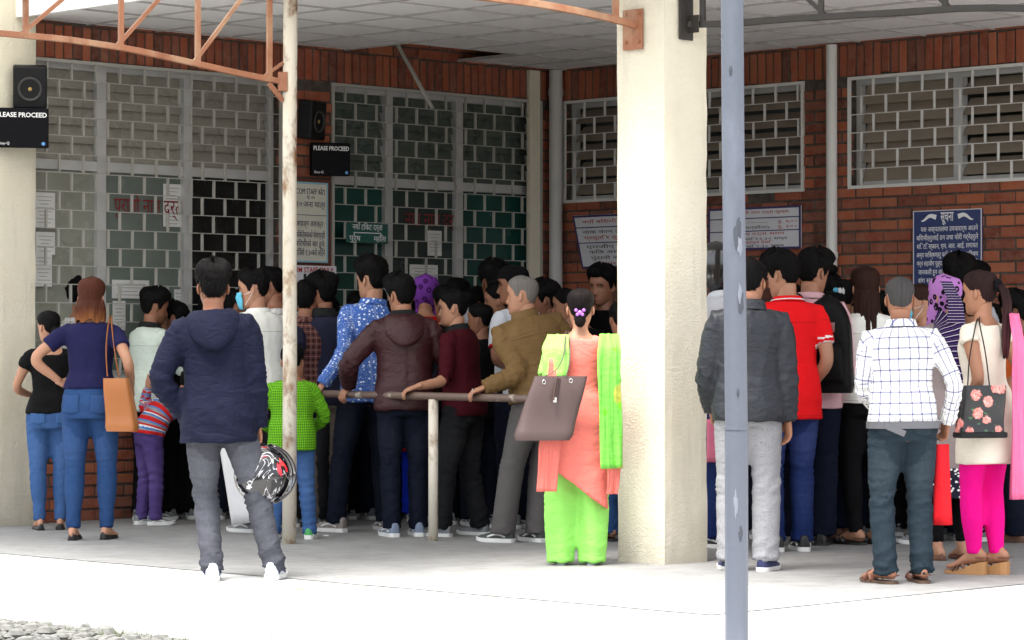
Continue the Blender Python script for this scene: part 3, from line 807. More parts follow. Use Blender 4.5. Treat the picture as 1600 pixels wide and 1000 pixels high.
mb.box((.05, -.03, .005), (.035, .010, .001)); mb.add([(.085, -.055, .0055), (.085, -.005, .0055), (.12, -.03, .0055)], [(0, 1, 2)])
mb.add([(-.1, -.06, .0055), (-.04, -.06, .0055), (-.07, -.1, .0055)], [(0, 1, 2)]); mb.add([(-.03, -.06, .0056), (.03, -.06, .0056), (0, -.1, .0056)], [(0, 1, 2)])
mb.build('arrows', M['black_ink'], r2)
r3, wd, ht = board('counter_sign', 'L', ((541, 348), (606, 381)), .035, .006, M['green_board'], 'dark green ticket counter sign with white writing hung on the grille', 'sign')
put(r3, 'नयाँ टिकट दर्ता', .062, M['white_ink'], 0, ht * .30, .006, width=wd * .72)
put(r3, 'पुरुष', .06, M['white_ink'], -wd * .30, -ht * .28, .006, width=wd * .26); put(r3, 'महिला', .06, M['white_ink'], wd * .30, -ht * .28, .006, width=wd * .30)
mb = MB(); mb.box((0, ht * .02, .004), (wd * .32, .003, .001)); mb.box((-wd * .32, -ht * .05, .004), (.003, .015, .001)); mb.box((wd * .32, -ht * .05, .004), (.003, .015, .001)); mb.build('rule', M['white_ink'], r3)
# red writing painted on the panes
def pane_text(s, px0, px1, py, size, wn):
    a, za = wall_hit('L', px0, py, -.095); b, zb = wall_hit('L', px1, py + (px1 - px0) * .05, -.105)
    q = text_mesh(s, size, M['pane_ink'], wallL, W('L', (a + b) / 2, (za + zb) / 2, -.094), (-EL, Zv, (-EL).cross(Zv)), 'CENTER', .0002, abs(a - b))
pane_text('पुरानो नाम दर्ता', 178, 288, 321, .16, win1)
pane_text('नया नाम दर्ता', 632, 722, 343, .16, win2)
# papers stuck on the panes
def paper(px, py, wpx, hpx, label, d=-.098, rot=0.0, side='L'):
    b_, wd, ht = board('paper_notice', side, ((px, py), (px + wpx, py + hpx)), d, .002, M['paper'], label, 'paper', tilt=rot)
    mb = MB()
    for k in range(int(ht / .028)):
        y = ht / 2 - .03 - k * .026
        if y < -ht / 2 + .02: break
        mb.box((-wd * .02 * (k % 3), y, .002), (wd * (.40 - .09 * ((k * 7) % 3)), .0022, .0004))
    mb.build('print', M['print_ink'], b_)
paper(54, 300, 32, 56, 'long printed sheet at the top of the dusty pane beside the column', -.08)
paper(56, 362, 30, 36, 'small printed sheet below the long sheet beside the column', -.08)
paper(55, 396, 26, 52, 'printed sheet lowest on the dusty pane beside the column', -.08)
paper(255, 287, 28, 68, 'printed sheet behind the red writing on the left ticket window')
paper(175, 437, 58, 30, 'wide white sheet low on the left ticket window')
paper(176, 470, 20, 46, 'narrow white sheet below the wide sheet on the left ticket window')
paper(272, 452, 20, 60, 'narrow sheet at the right edge of the left ticket window pane')
paper(640, 413, 44, 30, 'pale sheet low on the right ticket window pane')
paper(668, 360, 22, 40, 'faded sheet under the red writing on the right ticket window')
# price boards and the blue notice on the right wall
def price(name, px, lines, label, tilt):
    b_, wd, ht = board(name, 'R', px, .02 + (.05 if tilt else 0), .014, M['board_white'], label, 'sign', plain('indigo_border', (.035, .03, .12), .5), .016, tilt=tilt)
    for s, y, m_, wdt, x in lines: put(b_, s, ht * .085, m_, wd * x, ht * y, .014, width=wd * wdt)
    mb = MB()
    for y in (.27, -.02) if tilt else (.24, -.06): mb.box((0, ht * y, .0085), (wd * .485, .004, .001))
    mb.build('rule', plain('indigo_border', (.035, .03, .12), .5), b_)
    return b_
price('price_board', ((903, 336), (1034, 417)), (('नयाँ बिरामी नाम दर्ता', .37, M['red_ink'], .80, 0), ('नाक कान तथा घाँटी', .18, M['black_ink'], .75, -.04), ('प्रसूति र सुत्केरी सेवा', .07, M['red_ink'], .75, -.03), ('एमजीए र बालरोग', -.10, M['black_ink'], .8, 0), ('फिज अस्पताल अति', -.2, M['black_ink'], .8, 0), ('पुरानो बिरामी - नाम', -.31, M['black_ink'], .8, .03), ('बुधबार र शनिबार', -.42, M['red_ink'], .7, 0)), 'white price board hanging crooked beside the corner pipe', R(15))
price('price_board', ((1108, 327), (1252, 388)), (('नयाँ बिरामी नाम दर्ता शुल्क', .37, M['red_ink'], .72, .02), ('बिरामी ———', .14, M['black_ink'], .5, -.1), ('रु. ६०।', .14, M['red_ink'], .2, .36), ('बिरामी (फर्कौला)-', .02, M['black_ink'], .5, -.06), ('रु. ३०।', .02, M['red_ink'], .2, .36), ('नाम दर्ता समय', -.13, M['red_ink'], .5, .08), ('९ देखि ११:३० सम्म', -.25, M['black_ink'], .55, .08), ('शुक्रबार देखि', -.33, M['red_ink'], .35, .02), ('देखि २:३० सम्म', -.42, M['black_ink'], .45, .1)), 'white price board with red and black writing below the louvred window', 0)
nb, wd, ht = board('blue_notice', 'R', ((1428, 330), (1535, 485)), .02, .016, M['board_blue'], 'blue notice board with rows of white writing on the brick wall', 'sign', M['board_white'], .006)
put(nb, 'सूचना', .10, M['white_ink'], 0, ht * .43, .016, width=wd * .19, bold=.001)
for i, (s, k) in enumerate((('यस अस्पतालमा उपचारार्थ आउने', .88), ('बिरामीहरुलाई ठग तथा चोरी गर्नेहरुले', .95), ('सि. टि. स्कान, एम. आर. आई. लगायत', .94), ('अन्य परिक्षणहरु यहाँ हुदैन अथवा परिक्षण', .95), ('गर्न सहयोग पुऱ्याउछु भनि पैसा मागे गरेको', .94), ('जानकारी हुन आएकोले त्यस्ता व्यक्ति', .92), ('संग सतर्क रहनुहुन अनुरोध छ', .9), ('सम्पूर्ण बिरामी तथा आफन्त', .85), ('हरुलाई जानकारी गराईन्छ', .7))):
    put(nb, s, .050, M['white_ink'], .0 if i else wd * .03, ht * (.31 - i * .085), .016, width=wd * k * .95)
for s_ in (-1, 1):
    mb = MB(); pts = [Vector((s_ * wd * (.16 + .22 * t), ht * .43 + .022 * math.sin(t * 5.2) * (t + .2), .0088)) for t in np.linspace(0, 1, 12)]
    mb.tube(pts, [.018 * (1 - t) ** .7 + .003 for t in np.linspace(0, 1, 12)], 6, flat=.06); mb.build('flourish', M['white_ink'], nb)

# ================================================================== queue rail
ra, rb_ = P(438, 613, 18.35), P(850, 622, 18.0)
rz = .925
railroot = empty('queue_rail', Vector((G(677, 846).x, G(677, 846).y, 0))); rl = railroot.location
tag(railroot, 'worn brown steel queue rail on a white post', 'railing')
def yrail(px):                                       # the rail runs parallel to the right-hand wall
    c_ = (px - 800) / F; return (rl.x + rl.y) / (1 + c_)
def rp(px, z=rz): q = P(px, 615, yrail(px)); return Vector((q.x, q.y, z)) - rl
def rail_at(px): return rp(px) + rl
mb = MB(); mb.tube([rp(462), rp(560, rz - .004), rp(677, rz - .006), rp(800, rz - .010), rp(862, rz - .012)], .0245, 16)
mb.build('rail', M['rail_brown'], railroot, smooth=True)
pp = rp(677)
mb = MB(); mb.tube([(pp.x, pp.y, 0), (pp.x, pp.y, rz - .025)], .031, 18); mb.build('post', M['pole_white'], railroot, smooth=True)
pp = rp(866)
mb = MB(); mb.tube([(pp.x, pp.y, 0), (pp.x, pp.y, rz - .0)], .03, 18); mb.build('post', M['pole_white'], railroot, smooth=True)
# ================================================================== people
V = Vector
def lerp(a, b, t): return a + (b - a) * t
def interp(tab, x):
    return float(np.interp(x, [t[0] for t in tab], [t[1] for t in tab]))
def v3(a): return np.array([tuple(p) for p in a], dtype=float)

# ---------------------------------------------------------------- head template (eyes at z=0, face towards +Y)
_zt = [-.120, -.112, -.100, -.080, -.055, -.030, .0, .020, .045, .070, .090, .105, .114, .118]
_w = [.010, .030, .043, .054, .062, .068, .0715, .0735, .0745, .071, .061, .046, .028, .004]
_f = [.045, .074, .083, .085, .083, .082, .083, .090, .091, .084, .070, .050, .029, .004]
_b = [-.012, .000, .012, .035, .060, .078, .092, .098, .100, .095, .082, .061, .037, .004]
def head_xyz(z, th):
    z = np.asarray(z, float); th = np.asarray(th, float)
    w_, f_, b_ = np.interp(z, _zt, _w), np.interp(z, _zt, _f), np.interp(z, _zt, _b)
    c, s = np.cos(th), np.sin(th)
    sgn = np.sign(s); x = w_ * sgn * np.abs(s) ** .88
    y = np.where(c > 0, f_ * np.abs(c) ** .92, -b_ * np.abs(c) ** .95)
    g = lambda v, m, sd: np.exp(-((v - m) / sd) ** 2)
    fr = (c > 0)
    nose = np.interp(z, [-.056, -.047, -.038, -.028, -.012, .006, .02], [0, .55, 1, .86, .52, .22, 0])
    y = y + fr * nose * .026 * g(x, 0, .0115 - 0 * z)
    y = y + fr * .0055 * g(x, 0, .019) * (g(z, -.064, .0055) + .9 * g(z, -.078, .006)) - fr * .002 * g(x, 0, .02) * g(z, -.0705, .003)
    y = y - fr * .011 * g(np.abs(x), .031, .015) * g(z, .003, .011)
    y = y + fr * .006 * g(x, 0, .016) * g(z, -.104, .012)
    return x, y, z
def head_grid(nz=44, nt_=56):
    ph = np.linspace(-1, 1, nz); z = np.interp(ph, np.linspace(-1, 1, 15), [-.120, -.117, -.106, -.092, -.077, -.063, -.047, -.030, -.010, .012, .040, .070, .096, .112, .118])
    u = np.linspace(-PI, PI, nt_, endpoint=False); th = u - .55 * np.sin(u)     # more points over the face
    Z, T = np.meshgrid(z, th, indexing='ij'); x, y, zz = head_xyz(Z, T)
    v = np.stack([x, y, zz], -1).reshape(-1, 3); f = []
    for i in range(nz - 1):
        for k in range(nt_): f.append((i * nt_ + k, i * nt_ + (k + 1) % nt_, (i + 1) * nt_ + (k + 1) % nt_, (i + 1) * nt_ + k))
    f.append(tuple(reversed(range(nt_)))); f.append(tuple((nz - 1) * nt_ + k for k in range(nt_)))
    return v, f
HEAD_V, HEAD_F = head_grid()
def ear_mesh():
    mb = MB()
    for s in (-1, 1):
        X, Y, Z = V((s * .45, -.9, 0)).normalized(), V((s * .9, .45, 0)).normalized(), V((0, -.12, 1)).normalized()
        def fn(d): return 1.0 - .16 * math.exp(-((d[0]) / .5) ** 2 - ((d[2] - .1) / .6) ** 2) * (1 if d[1] > 0 else 0)
        mb.ball((s * .074, -.014, -.012), (.019, .0085, .033), (X, Y, Z), 10, 8, fn=lambda d: fn(d) * (1.0 if d[2] > -.3 else 1.0 + .25 * d[2]))
    return np.array(mb.v, float), mb.f
EAR_V, EAR_F = ear_mesh()

# ---------------------------------------------------------------- batch voxel remesher
REQ = []
def want(mb, voxel, smooth, fn):
    REQ.append((mb, voxel, smooth, fn))
def flush():
    objs = []
    for mb, vx, sm, fn in REQ:
        me = mb.mesh('tmp'); o = bpy.data.objects.new('tmp', me); COL.objects.link(o)
        m = o.modifiers.new('r', 'REMESH'); m.mode = 'VOXEL'; m.voxel_size = vx
        if sm: s = o.modifiers.new('s', 'SMOOTH'); s.factor = .5; s.iterations = sm
        objs.append(o)
    bpy.context.view_layer.update(); dg = bpy.context.evaluated_depsgraph_get()
    res = []
    for o in objs:
        ev = o.evaluated_get(dg); me = ev.to_mesh()
        vs_ = np.empty(len(me.vertices) * 3); me.vertices.foreach_get('co', vs_)
        f = [tuple(p.vertices) for p in me.polygons]
        res.append((vs_.reshape(-1, 3), f)); ev.to_mesh_clear()
    for o in objs:
        me = o.data; bpy.data.objects.remove(o); bpy.data.meshes.remove(me)
    todo = list(REQ); REQ.clear()
    for (mb, vx, sm, fn), (v, f) in zip(todo, res): fn(v, f)

# ---------------------------------------------------------------- hands (left hand: x thumb side, y fingers, z back of hand)
HANDS = {}
def hand_raw(c1, c2, c3, spread=.0, thumb=(.62, .70, -.35)):
    mb = MB(); ell = lambda c, a, b, n=12: [V((c[0] + a * math.cos(2 * PI * k / n), c[1], c[2] + b * math.sin(2 * PI * k / n))) for k in range(n)]
    mb.loft([ell((0, -.03, 0), .027, .020), ell((0, .0, 0), .029, .019), ell((.002, .03, 0), .037, .017), ell((.001, .065, 0), .043, .0155), ell((.0, .092, -.001), .041, .012)])
    for bx_, L, rd, sp in ((.031, .070, .0092, .10), (.0105, .080, .0095, .02), (-.010, .074, .009, -.05), (-.0295, .058, .008, -.13)):
        p = V((bx_, .085, -.001)); a = 0.0; pts = [V((bx_ * .9, .065, 0)), p.copy()]; rad = [rd, rd]
        for frac, c in ((.44, c1), (.31, c2), (.25, c3)):
            a += c; d = V((math.sin(sp) * math.cos(a), math.cos(sp) * math.cos(a), -math.sin(a)))
            p = p + d * (L * frac); pts.append(p.copy()); rad.append(rd * (.97 if frac > .4 else (.88 if frac > .3 else .66)))
        mb.tube(pts, rad, 8)
    t = V(thumb).normalized(); q = V((.024, .022, -.004))
    t2 = (t + V((-.25, .25, -.35 * (c1 > .5)))).normalized()
    mb.tube([q, q + t * .034, q + t * .034 + t2 * .030, q + t * .034 + t2 * .050], [.0135, .0115, .0100, .0065], 8)
    return mb
def mk_hand(name, *a, **k):
    def fn(v, f): HANDS[name] = (v, f)
    want(hand_raw(*a, **k), .0062, 2, fn)
mk_hand('relaxed', R(24), R(28), R(18)); mk_hand('grip', R(58), R(62), R(40)); mk_hand('over', R(28), R(48), R(25), thumb=(.5, .75, -.55)); mk_hand('flat', R(8), R(10), R(6))
flush()

# ---------------------------------------------------------------- cloth, hair and skin materials
def cloth(name, col, pat=None, col2=None, col3=None, p=.05, wdt=.2, rough=.85, denim=False, fade=0.0, sheen=.0, bump=.35, wrinkle=1.0, spec=.14, seam=False):
    deep = lambda c_: tuple(1.12 * x ** 1.33 for x in c_) if c_ else None
    col, col2, col3 = deep(col), deep(col2), deep(col3)
    n = NT(name); at = n.attr('pat'); sep = n.n('ShaderNodeSeparateXYZ'); n.l(at.outputs['Vector'], sep.inputs[0])
    u, v, z = sep.outputs
    ob = n.coord()
    c = n.mix(n.noise(ob, 5, 4), [x * .88 for x in col], [min(1, x * 1.1) for x in col])
    line = lambda x, per, wd, ph=0.0: n.math('LESS_THAN', n.math('FRACT', n.math('ADD', n.math('DIVIDE', x, per), 50.0 + ph)), wd)
    if pat == 'plaid':
        a, b = line(u, p, wdt), line(v, p, wdt)
        c = n.mix(n.math('MULTIPLY', a, .75), c, col2); c = n.mix(n.math('MULTIPLY', b, .75), c, col2)
        if col3:
            a, b = line(u, p, wdt * .6, .47), line(v, p, wdt * .6, .47); c = n.mix(n.math('MULTIPLY', n.math('MAXIMUM', a, b), .7), c, col3)
    elif pat == 'gingham':
        a, b = line(u, p, .5), line(v, p, .5); c = n.mix(n.math('MULTIPLY', n.math('ADD', a, b), .5), c, col2)
    elif pat == 'stripes':
        fr = n.math('FRACT', n.math('ADD', n.math('DIVIDE', v, p), 50.0))
        c = n.ramp(fr, [(0, col), (.30, col2), (.42, col3), (.55, col), (.70, (.6, .6, .6)), (.80, col2), (.92, col3)], 'CONSTANT')
    elif pat == 'dots':
        vo = n.n('ShaderNodeTexVoronoi'); vo.inputs['Scale'].default_value = 1 / p; n.l(at.outputs['Vector'], vo.inputs['Vector'])
        d = n.math('ADD', vo.outputs['Distance'], n.math('MULTIPLY', n.noise(at.outputs['Vector'], 3 / p, 2), .35))
        c = n.mix(n.ramp(d, [(.42, 1), (.5, 0)]), c, col2)
        vo2 = n.n('ShaderNodeTexVoronoi'); vo2.inputs['Scale'].default_value = 2.3 / p; n.l(at.outputs['Vector'], vo2.inputs['Vector'])
        c = n.mix(n.ramp(vo2.outputs['Distance'], [(.18, .8), (.24, 0)]), c, col3 or col2)
    elif pat == 'leopard':
        vo = n.n('ShaderNodeTexVoronoi'); vo.inputs['Scale'].default_value = 1 / p; n.l(ob, vo.inputs['Vector'])
        c = n.mix(n.ramp(vo.outputs['Distance'], [(.12, 0), (.16, 1), (.40, 1), (.44, 0)]), c, col2)
    elif pat == 'blotch':
        c = n.mix(n.ramp(n.noise(at.outputs['Vector'], 1 / p, 5, .6, 1.2), [(.47, 0), (.53, 1)]), c, col2)
        if col3: c = n.mix(n.ramp(n.noise(at.outputs['Vector'], 1.7 / p, 4, .6, 1.0), [(.56, 0), (.60, 1)]), c, col3)
    elif pat == 'hem':       # printed band at the lower edge
        vo = n.n('ShaderNodeTexVoronoi'); vo.inputs['Scale'].default_value = 1 / .028; n.l(at.outputs['Vector'], vo.inputs['Vector'])
        lace = n.mix(n.ramp(vo.outputs['Distance'], [(.28, 1), (.36, 0)]), (.015, .015, .03), (.75, .74, .72))
        c = n.mix(n.math('LESS_THAN', v, p), c, lace)
    if seam:       # stitched yoke and hem
        sm = n.math('MAXIMUM', n.math('LESS_THAN', n.math('ABSOLUTE', n.math('SUBTRACT', z, .022)), .0022), n.math('LESS_THAN', n.math('ABSOLUTE', n.math('SUBTRACT', v, .135)), .0022))
        c = n.mix(n.math('MULTIPLY', sm, .6), c, [x * .35 for x in col])
    if denim:      # side seams of the legs
        sm = n.math('LESS_THAN', n.math('ABSOLUTE', n.math('SUBTRACT', n.math('ABSOLUTE', u), .094)), .0022)
        c = n.mix(n.math('MULTIPLY', sm, .55), c, [x * .35 for x in col])
        c = n.mix(n.math('MULTIPLY', z, fade), c, [min(1, x * 2.2 + .05) for x in col])
        fn_ = n.noise(n.coord(scale=(1, 1, .25)), 90, 3, .7)
        c = n.mix(n.ramp(fn_, [(.3, .35), (.75, 0)]), c, [x * .55 for x in col])
    n.set(c, rough, 0, spec); n.b.inputs['Sheen Weight'].default_value = sheen
    h1 = n.noise(n.coord(scale=(1, 1, 1.9)), 10, 4, .5, 1.4)
    b1 = n.bump(h1, .30 * wrinkle, .022)
    n.bump(n.noise(ob, 330, 2), bump, .002, b1)
    return n.m
def mat_hair(name, col, tip=None, rough=.48):
    n = NT(name); at = n.attr('pat'); mp = n.n('ShaderNodeMapping'); mp.inputs['Scale'].default_value = (160, 9, 1); n.l(at.outputs['Vector'], mp.inputs['Vector'])
    f = n.noise(mp.outputs[0], 1.0, 4, .6)
    c = n.mix(f, [x * .5 for x in col], [x * 1.6 for x in col])
    if tip:
        sep = n.n('ShaderNodeSeparateXYZ'); n.l(at.outputs['Vector'], sep.inputs[0])
        c = n.mix(n.ramp(n.math('ADD', sep.outputs[1], n.math('MULTIPLY', f, .12)), [(.27, 0), (.44, 1)]), c, tip)
    n.set(c, n.ramp(f, [(.3, rough + .05), (.7, rough + .25)]), 0, .07); n.bump(f, .8, .005); return n.m
HAIR = {'black': mat_hair('black_hair', (.0045, .004, .004)), 'soft': mat_hair('dark_hair', (.008, .006, .006), rough=.45),
        'brown': mat_hair('auburn_hair', (.060, .020, .012), (.20, .075, .028)), 'dkbrown': mat_hair('dark_brown_hair', (.026, .012, .009)),
        'grey': mat_hair('grey_hair', (.13, .12, .11), rough=.55), 'plum': mat_hair('plum_tinted_hair', (.020, .010, .010), (.075, .028, .032)), 'fade': mat_hair('cropped_hair', (.045, .042, .042), rough=.6)}
def mat_skin():
    n = NT('skin'); at = n.attr('Col'); ob = n.coord()
    c = n.mix(n.ramp(n.noise(ob, 26, 5), [(.35, 0), (.75, .22)]), at.outputs['Color'], (.30, .10, .06))
    n.set(c, .5, 0, .4); n.b.inputs['Subsurface Weight'].default_value = .06; n.b.inputs['Subsurface Radius'].default_value = (.02, .008, .004)
    n.bump(n.noise(ob, 260, 3), .15, .001); return n.m
SKIN = mat_skin()
TONE = {'a': (.34, .160, .092), 'b': (.26, .115, .064), 'c': (.40, .205, .125), 'd': (.17, .072, .040)}
C = {}
def setup_cloth():
    c = cloth
    C['navy_tee'] = c('navy_cotton', (.030, .030, .095)); C['black_tee'] = c('black_cotton', (.012, .012, .013))
    C['jean_mid'] = c('mid_blue_denim', (.040, .095, .21), denim=True, fade=.35); C['jean_light'] = c('light_blue_denim', (.075, .15, .30), denim=True, fade=.35)
    C['jean_dark'] = c('dark_denim', (.010, .016, .036), denim=True, fade=.15); C['jean_grey'] = c('faded_grey_denim', (.095, .098, .115), denim=True, fade=.45)
    C['jean_char'] = c('charcoal_denim', (.022, .023, .027), denim=True, fade=.35); C['jean_teal'] = c('slate_teal_denim', (.032, .052, .068), denim=True, fade=.4)
    C['jean_blue'] = c('strong_blue_denim', (.020, .045, .15), denim=True, fade=.6); C['navy_trouser'] = c('dark_navy_twill', (.012, .017, .040))
    C['navy_jacket'] = c('navy_cotton_jacket', (.017, .020, .048), rough=.8, wrinkle=1.6, seam=True); C['mint_shirt'] = c('pale_mint_cotton', (.60, .66, .60), seam=True)
    C['white_shirt'] = c('white_cotton', (.74, .74, .70), seam=True); C['white_check'] = c('white_windowpane_cotton', (.66, .65, .64), 'plaid', (.05, .05, .06), p=.045, wdt=.07)
    C['green_check'] = c('green_gingham', (.24, .50, .04), 'gingham', (.06, .20, .02), p=.016); C['brown_plaid'] = c('brown_plaid_cotton', (.17, .080, .070), 'plaid', (.03, .015, .02), (.30, .20, .18), p=.042, wdt=.2)
    C['slate_polo'] = c('slate_navy_pique', (.040, .042, .075)); C['floral_blue'] = c('blue_floral_cotton', (.10, .19, .46), 'dots', (.70, .76, .84), (.58, .66, .78), p=.030)
    C['maroon_jacket'] = c('maroon_nylon', (.075, .026, .031), rough=.45, wrinkle=1.4, spec=.3, seam=True); C['purple_scarf'] = c('purple_printed_scarf', (.22, .075, .34), 'leopard', (.10, .03, .17), p=.05)
    C['red'] = c('red_cotton', (.50, .022, .020)); C['maroon_shirt'] = c('maroon_cotton', (.090, .010, .020), seam=True); C['black'] = c('black_cloth', (.010, .010, .012))
    C['white_tee'] = c('grey_white_cotton', (.58, .60, .63)); C['khaki_jacket'] = c('khaki_brown_cotton', (.215, .145, .070), rough=.7, wrinkle=1.7, seam=True); C['grey_trouser'] = c('grey_suiting', (.150, .142, .140))
    C['beige_trouser'] = c('grey_beige_corduroy', (.20, .17, .15)); C['purple_trouser'] = c('purple_denim', (.115, .080, .22), denim=True, fade=.3)
    C['kid_stripe'] = c('red_blue_striped_knit', (.48, .035, .035), 'stripes', (.10, .22, .45), (.30, .28, .30), p=.085)
    C['coral'] = c('coral_cotton', (.74, .26, .22)); C['lime'] = c('lime_green_cotton', (.34, .66, .19), wrinkle=1.3); C['lime_dot'] = c('lime_printed_dupatta', (.26, .62, .14), 'dots', (.52, .55, .14), (.22, .66, .05), p=.22)
    C['grey_jacket'] = c('dark_grey_nylon', (.052, .056, .066), rough=.45, wrinkle=1.6, spec=.3, seam=True); C['light_trouser'] = c('light_grey_melange', (.36, .36, .37), 'dots', (.27, .27, .28), (.42, .42, .43), p=.02)
    C['red_polo'] = c('bright_red_pique', (.70, .022, .030), seam=True); C['pink_shirt'] = c('pale_pink_cotton', (.62, .42, .45)); C['salmon'] = c('salmon_check', (.62, .25, .20), 'gingham', (.70, .40, .34), p=.018)
    C['check_shirt'] = c('white_blue_plaid_cotton', (.72, .71, .68), 'plaid', (.085, .10, .25), (.40, .39, .41), p=.056, wdt=.15, seam=True); C['kurta_lace'] = c('taupe_kurta_with_lace_hem', (.34, .29, .28), 'hem', p=.17)
    C['shawl'] = c('navy_purple_striped_shawl', (.030, .020, .085), 'stripes', (.16, .07, .22), (.012, .010, .03), p=.06); C['leopard'] = c('lilac_leopard_scarf', (.42, .22, .46), 'leopard', (.015, .008, .02), p=.042)
    C['cream'] = c('cream_cotton', (.70, .65, .57)); C['magenta'] = c('magenta_jersey', (.74, .012, .30), wrinkle=.5); C['pink_veil'] = c('pink_chiffon', (.78, .24, .40))
    C['grey_tee'] = c('light_grey_cotton', (.50, .52, .56)); C['orange_tee'] = c('rust_cotton', (.40, .11, .03)); C['cyan'] = c('bright_cyan_cotton', (.03, .36, .55)); C['blue_track'] = c('bright_blue_jersey', (.012, .045, .40))
    C['green_dress'] = c('deep_green_cotton', (.012, .07, .05)); C['dkplum'] = c('dark_plum_cotton', (.06, .012, .06)); C['mask'] = c('pale_blue_mask', (.20, .55, .68), rough=.9)
    C['collar_dark'] = c('charcoal_lining', (.035, .037, .037)); C['mask_black'] = C['black']; C['white_trim'] = c('white_trim', (.74, .70, .70)); C['red_trim'] = c('red_trim', (.42, .02, .03))
setup_cloth()
SHOE = {'black': plain('black_leather', (.012, .012, .013), .4), 'grey': plain('grey_canvas', (.16, .17, .18), .8), 'greyblue': plain('grey_blue_mesh', (.16, .20, .28), .8), 'white': plain('white_blue_leather', (.62, .65, .72), .5), 'navy': plain('navy_canvas', (.025, .03, .09), .8), 'green': plain('green_mesh', (.06, .34, .10), .7), 'brown': plain('brown_leather', (.13, .05, .028), .5), 'tan': plain('tan_cork', (.44, .22, .08), .6), 'orange': plain('grey_orange_mesh', (.20, .17, .16), .7), 'darkgreen': plain('dark_suede', (.045, .052, .048), .8)}
SOLE = {'white': plain('white_rubber', (.66, .66, .64), .6), 'black': plain('black_rubber', (.015, .015, .015), .6), 'tan': plain('tan_sole', (.40, .20, .075), .6), 'grey': plain('grey_rubber', (.25, .25, .26), .6), 'brown': plain('brown_sole', (.09, .05, .03), .6)}

# ---------------------------------------------------------------- body construction
TORSO = {  # fraction along spine, half width, half depth (x height), forward shift
 'm': [(-.24, .060, .050, 0), (-.16, .090, .064, -.004), (-.02, .0985, .070, -.006), (.12, .096, .067, -.003), (.36, .085, .060, .003), (.56, .091, .064, .004), (.76, .100, .067, 0), (.88, .100, .061, -.004), (.95, .086, .052, -.008), (1.0, .062, .044, -.009), (1.05, .042, .038, -.008)],
 'f': [(-.24, .062, .052, 0), (-.16, .096, .068, -.006), (-.02, .103, .074, -.008), (.12, .097, .067, -.003), (.38, .074, .054, .002), (.56, .079, .060, .007), (.74, .087, .067, .008), (.88, .088, .055, -.002), (.95, .074, .047, -.007), (1.0, .053, .040, -.008), (1.05, .036, .033, -.008)]}
class Skel: pass
def ik(a, c, l1, l2, hint):
    a, c, hint = V(a), V(c), V(hint); d = c - a; L = d.length
    if L > (l1 + l2) * .998: d = d * ((l1 + l2) * .998 / L); L = d.length; c = a + d
    x = (l1 * l1 - l2 * l2 + L * L) / (2 * L); h = math.sqrt(max(0, l1 * l1 - x * x))
    dn = d / L; hp = (hint - dn * hint.dot(dn))
    if hp.length < 1e-5: hp = V((0, 1, 0))
    return a + dn * x + hp.normalized() * h, c
def rounded(a, b, c, n1, n2, k=.25):
    """points a->b->c with a softened bend; returns list of (point, u)"""
    pts = []; l1, l2 = (b - a).length, (c - b).length; r_ = k * min(l1, l2)
    p0, p1 = b - (b - a).normalized() * r_, b + (c - b).normalized() * r_
    for i in range(n1): pts.append(lerp(a, p0, i / n1))
    for i in range(5): t = i / 4; pts.append(p0 * (1 - t) ** 2 + b * 2 * t * (1 - t) + p1 * t * t)
    for i in range(1, n2 + 1): pts.append(lerp(p1, c, i / n2))
    return pts
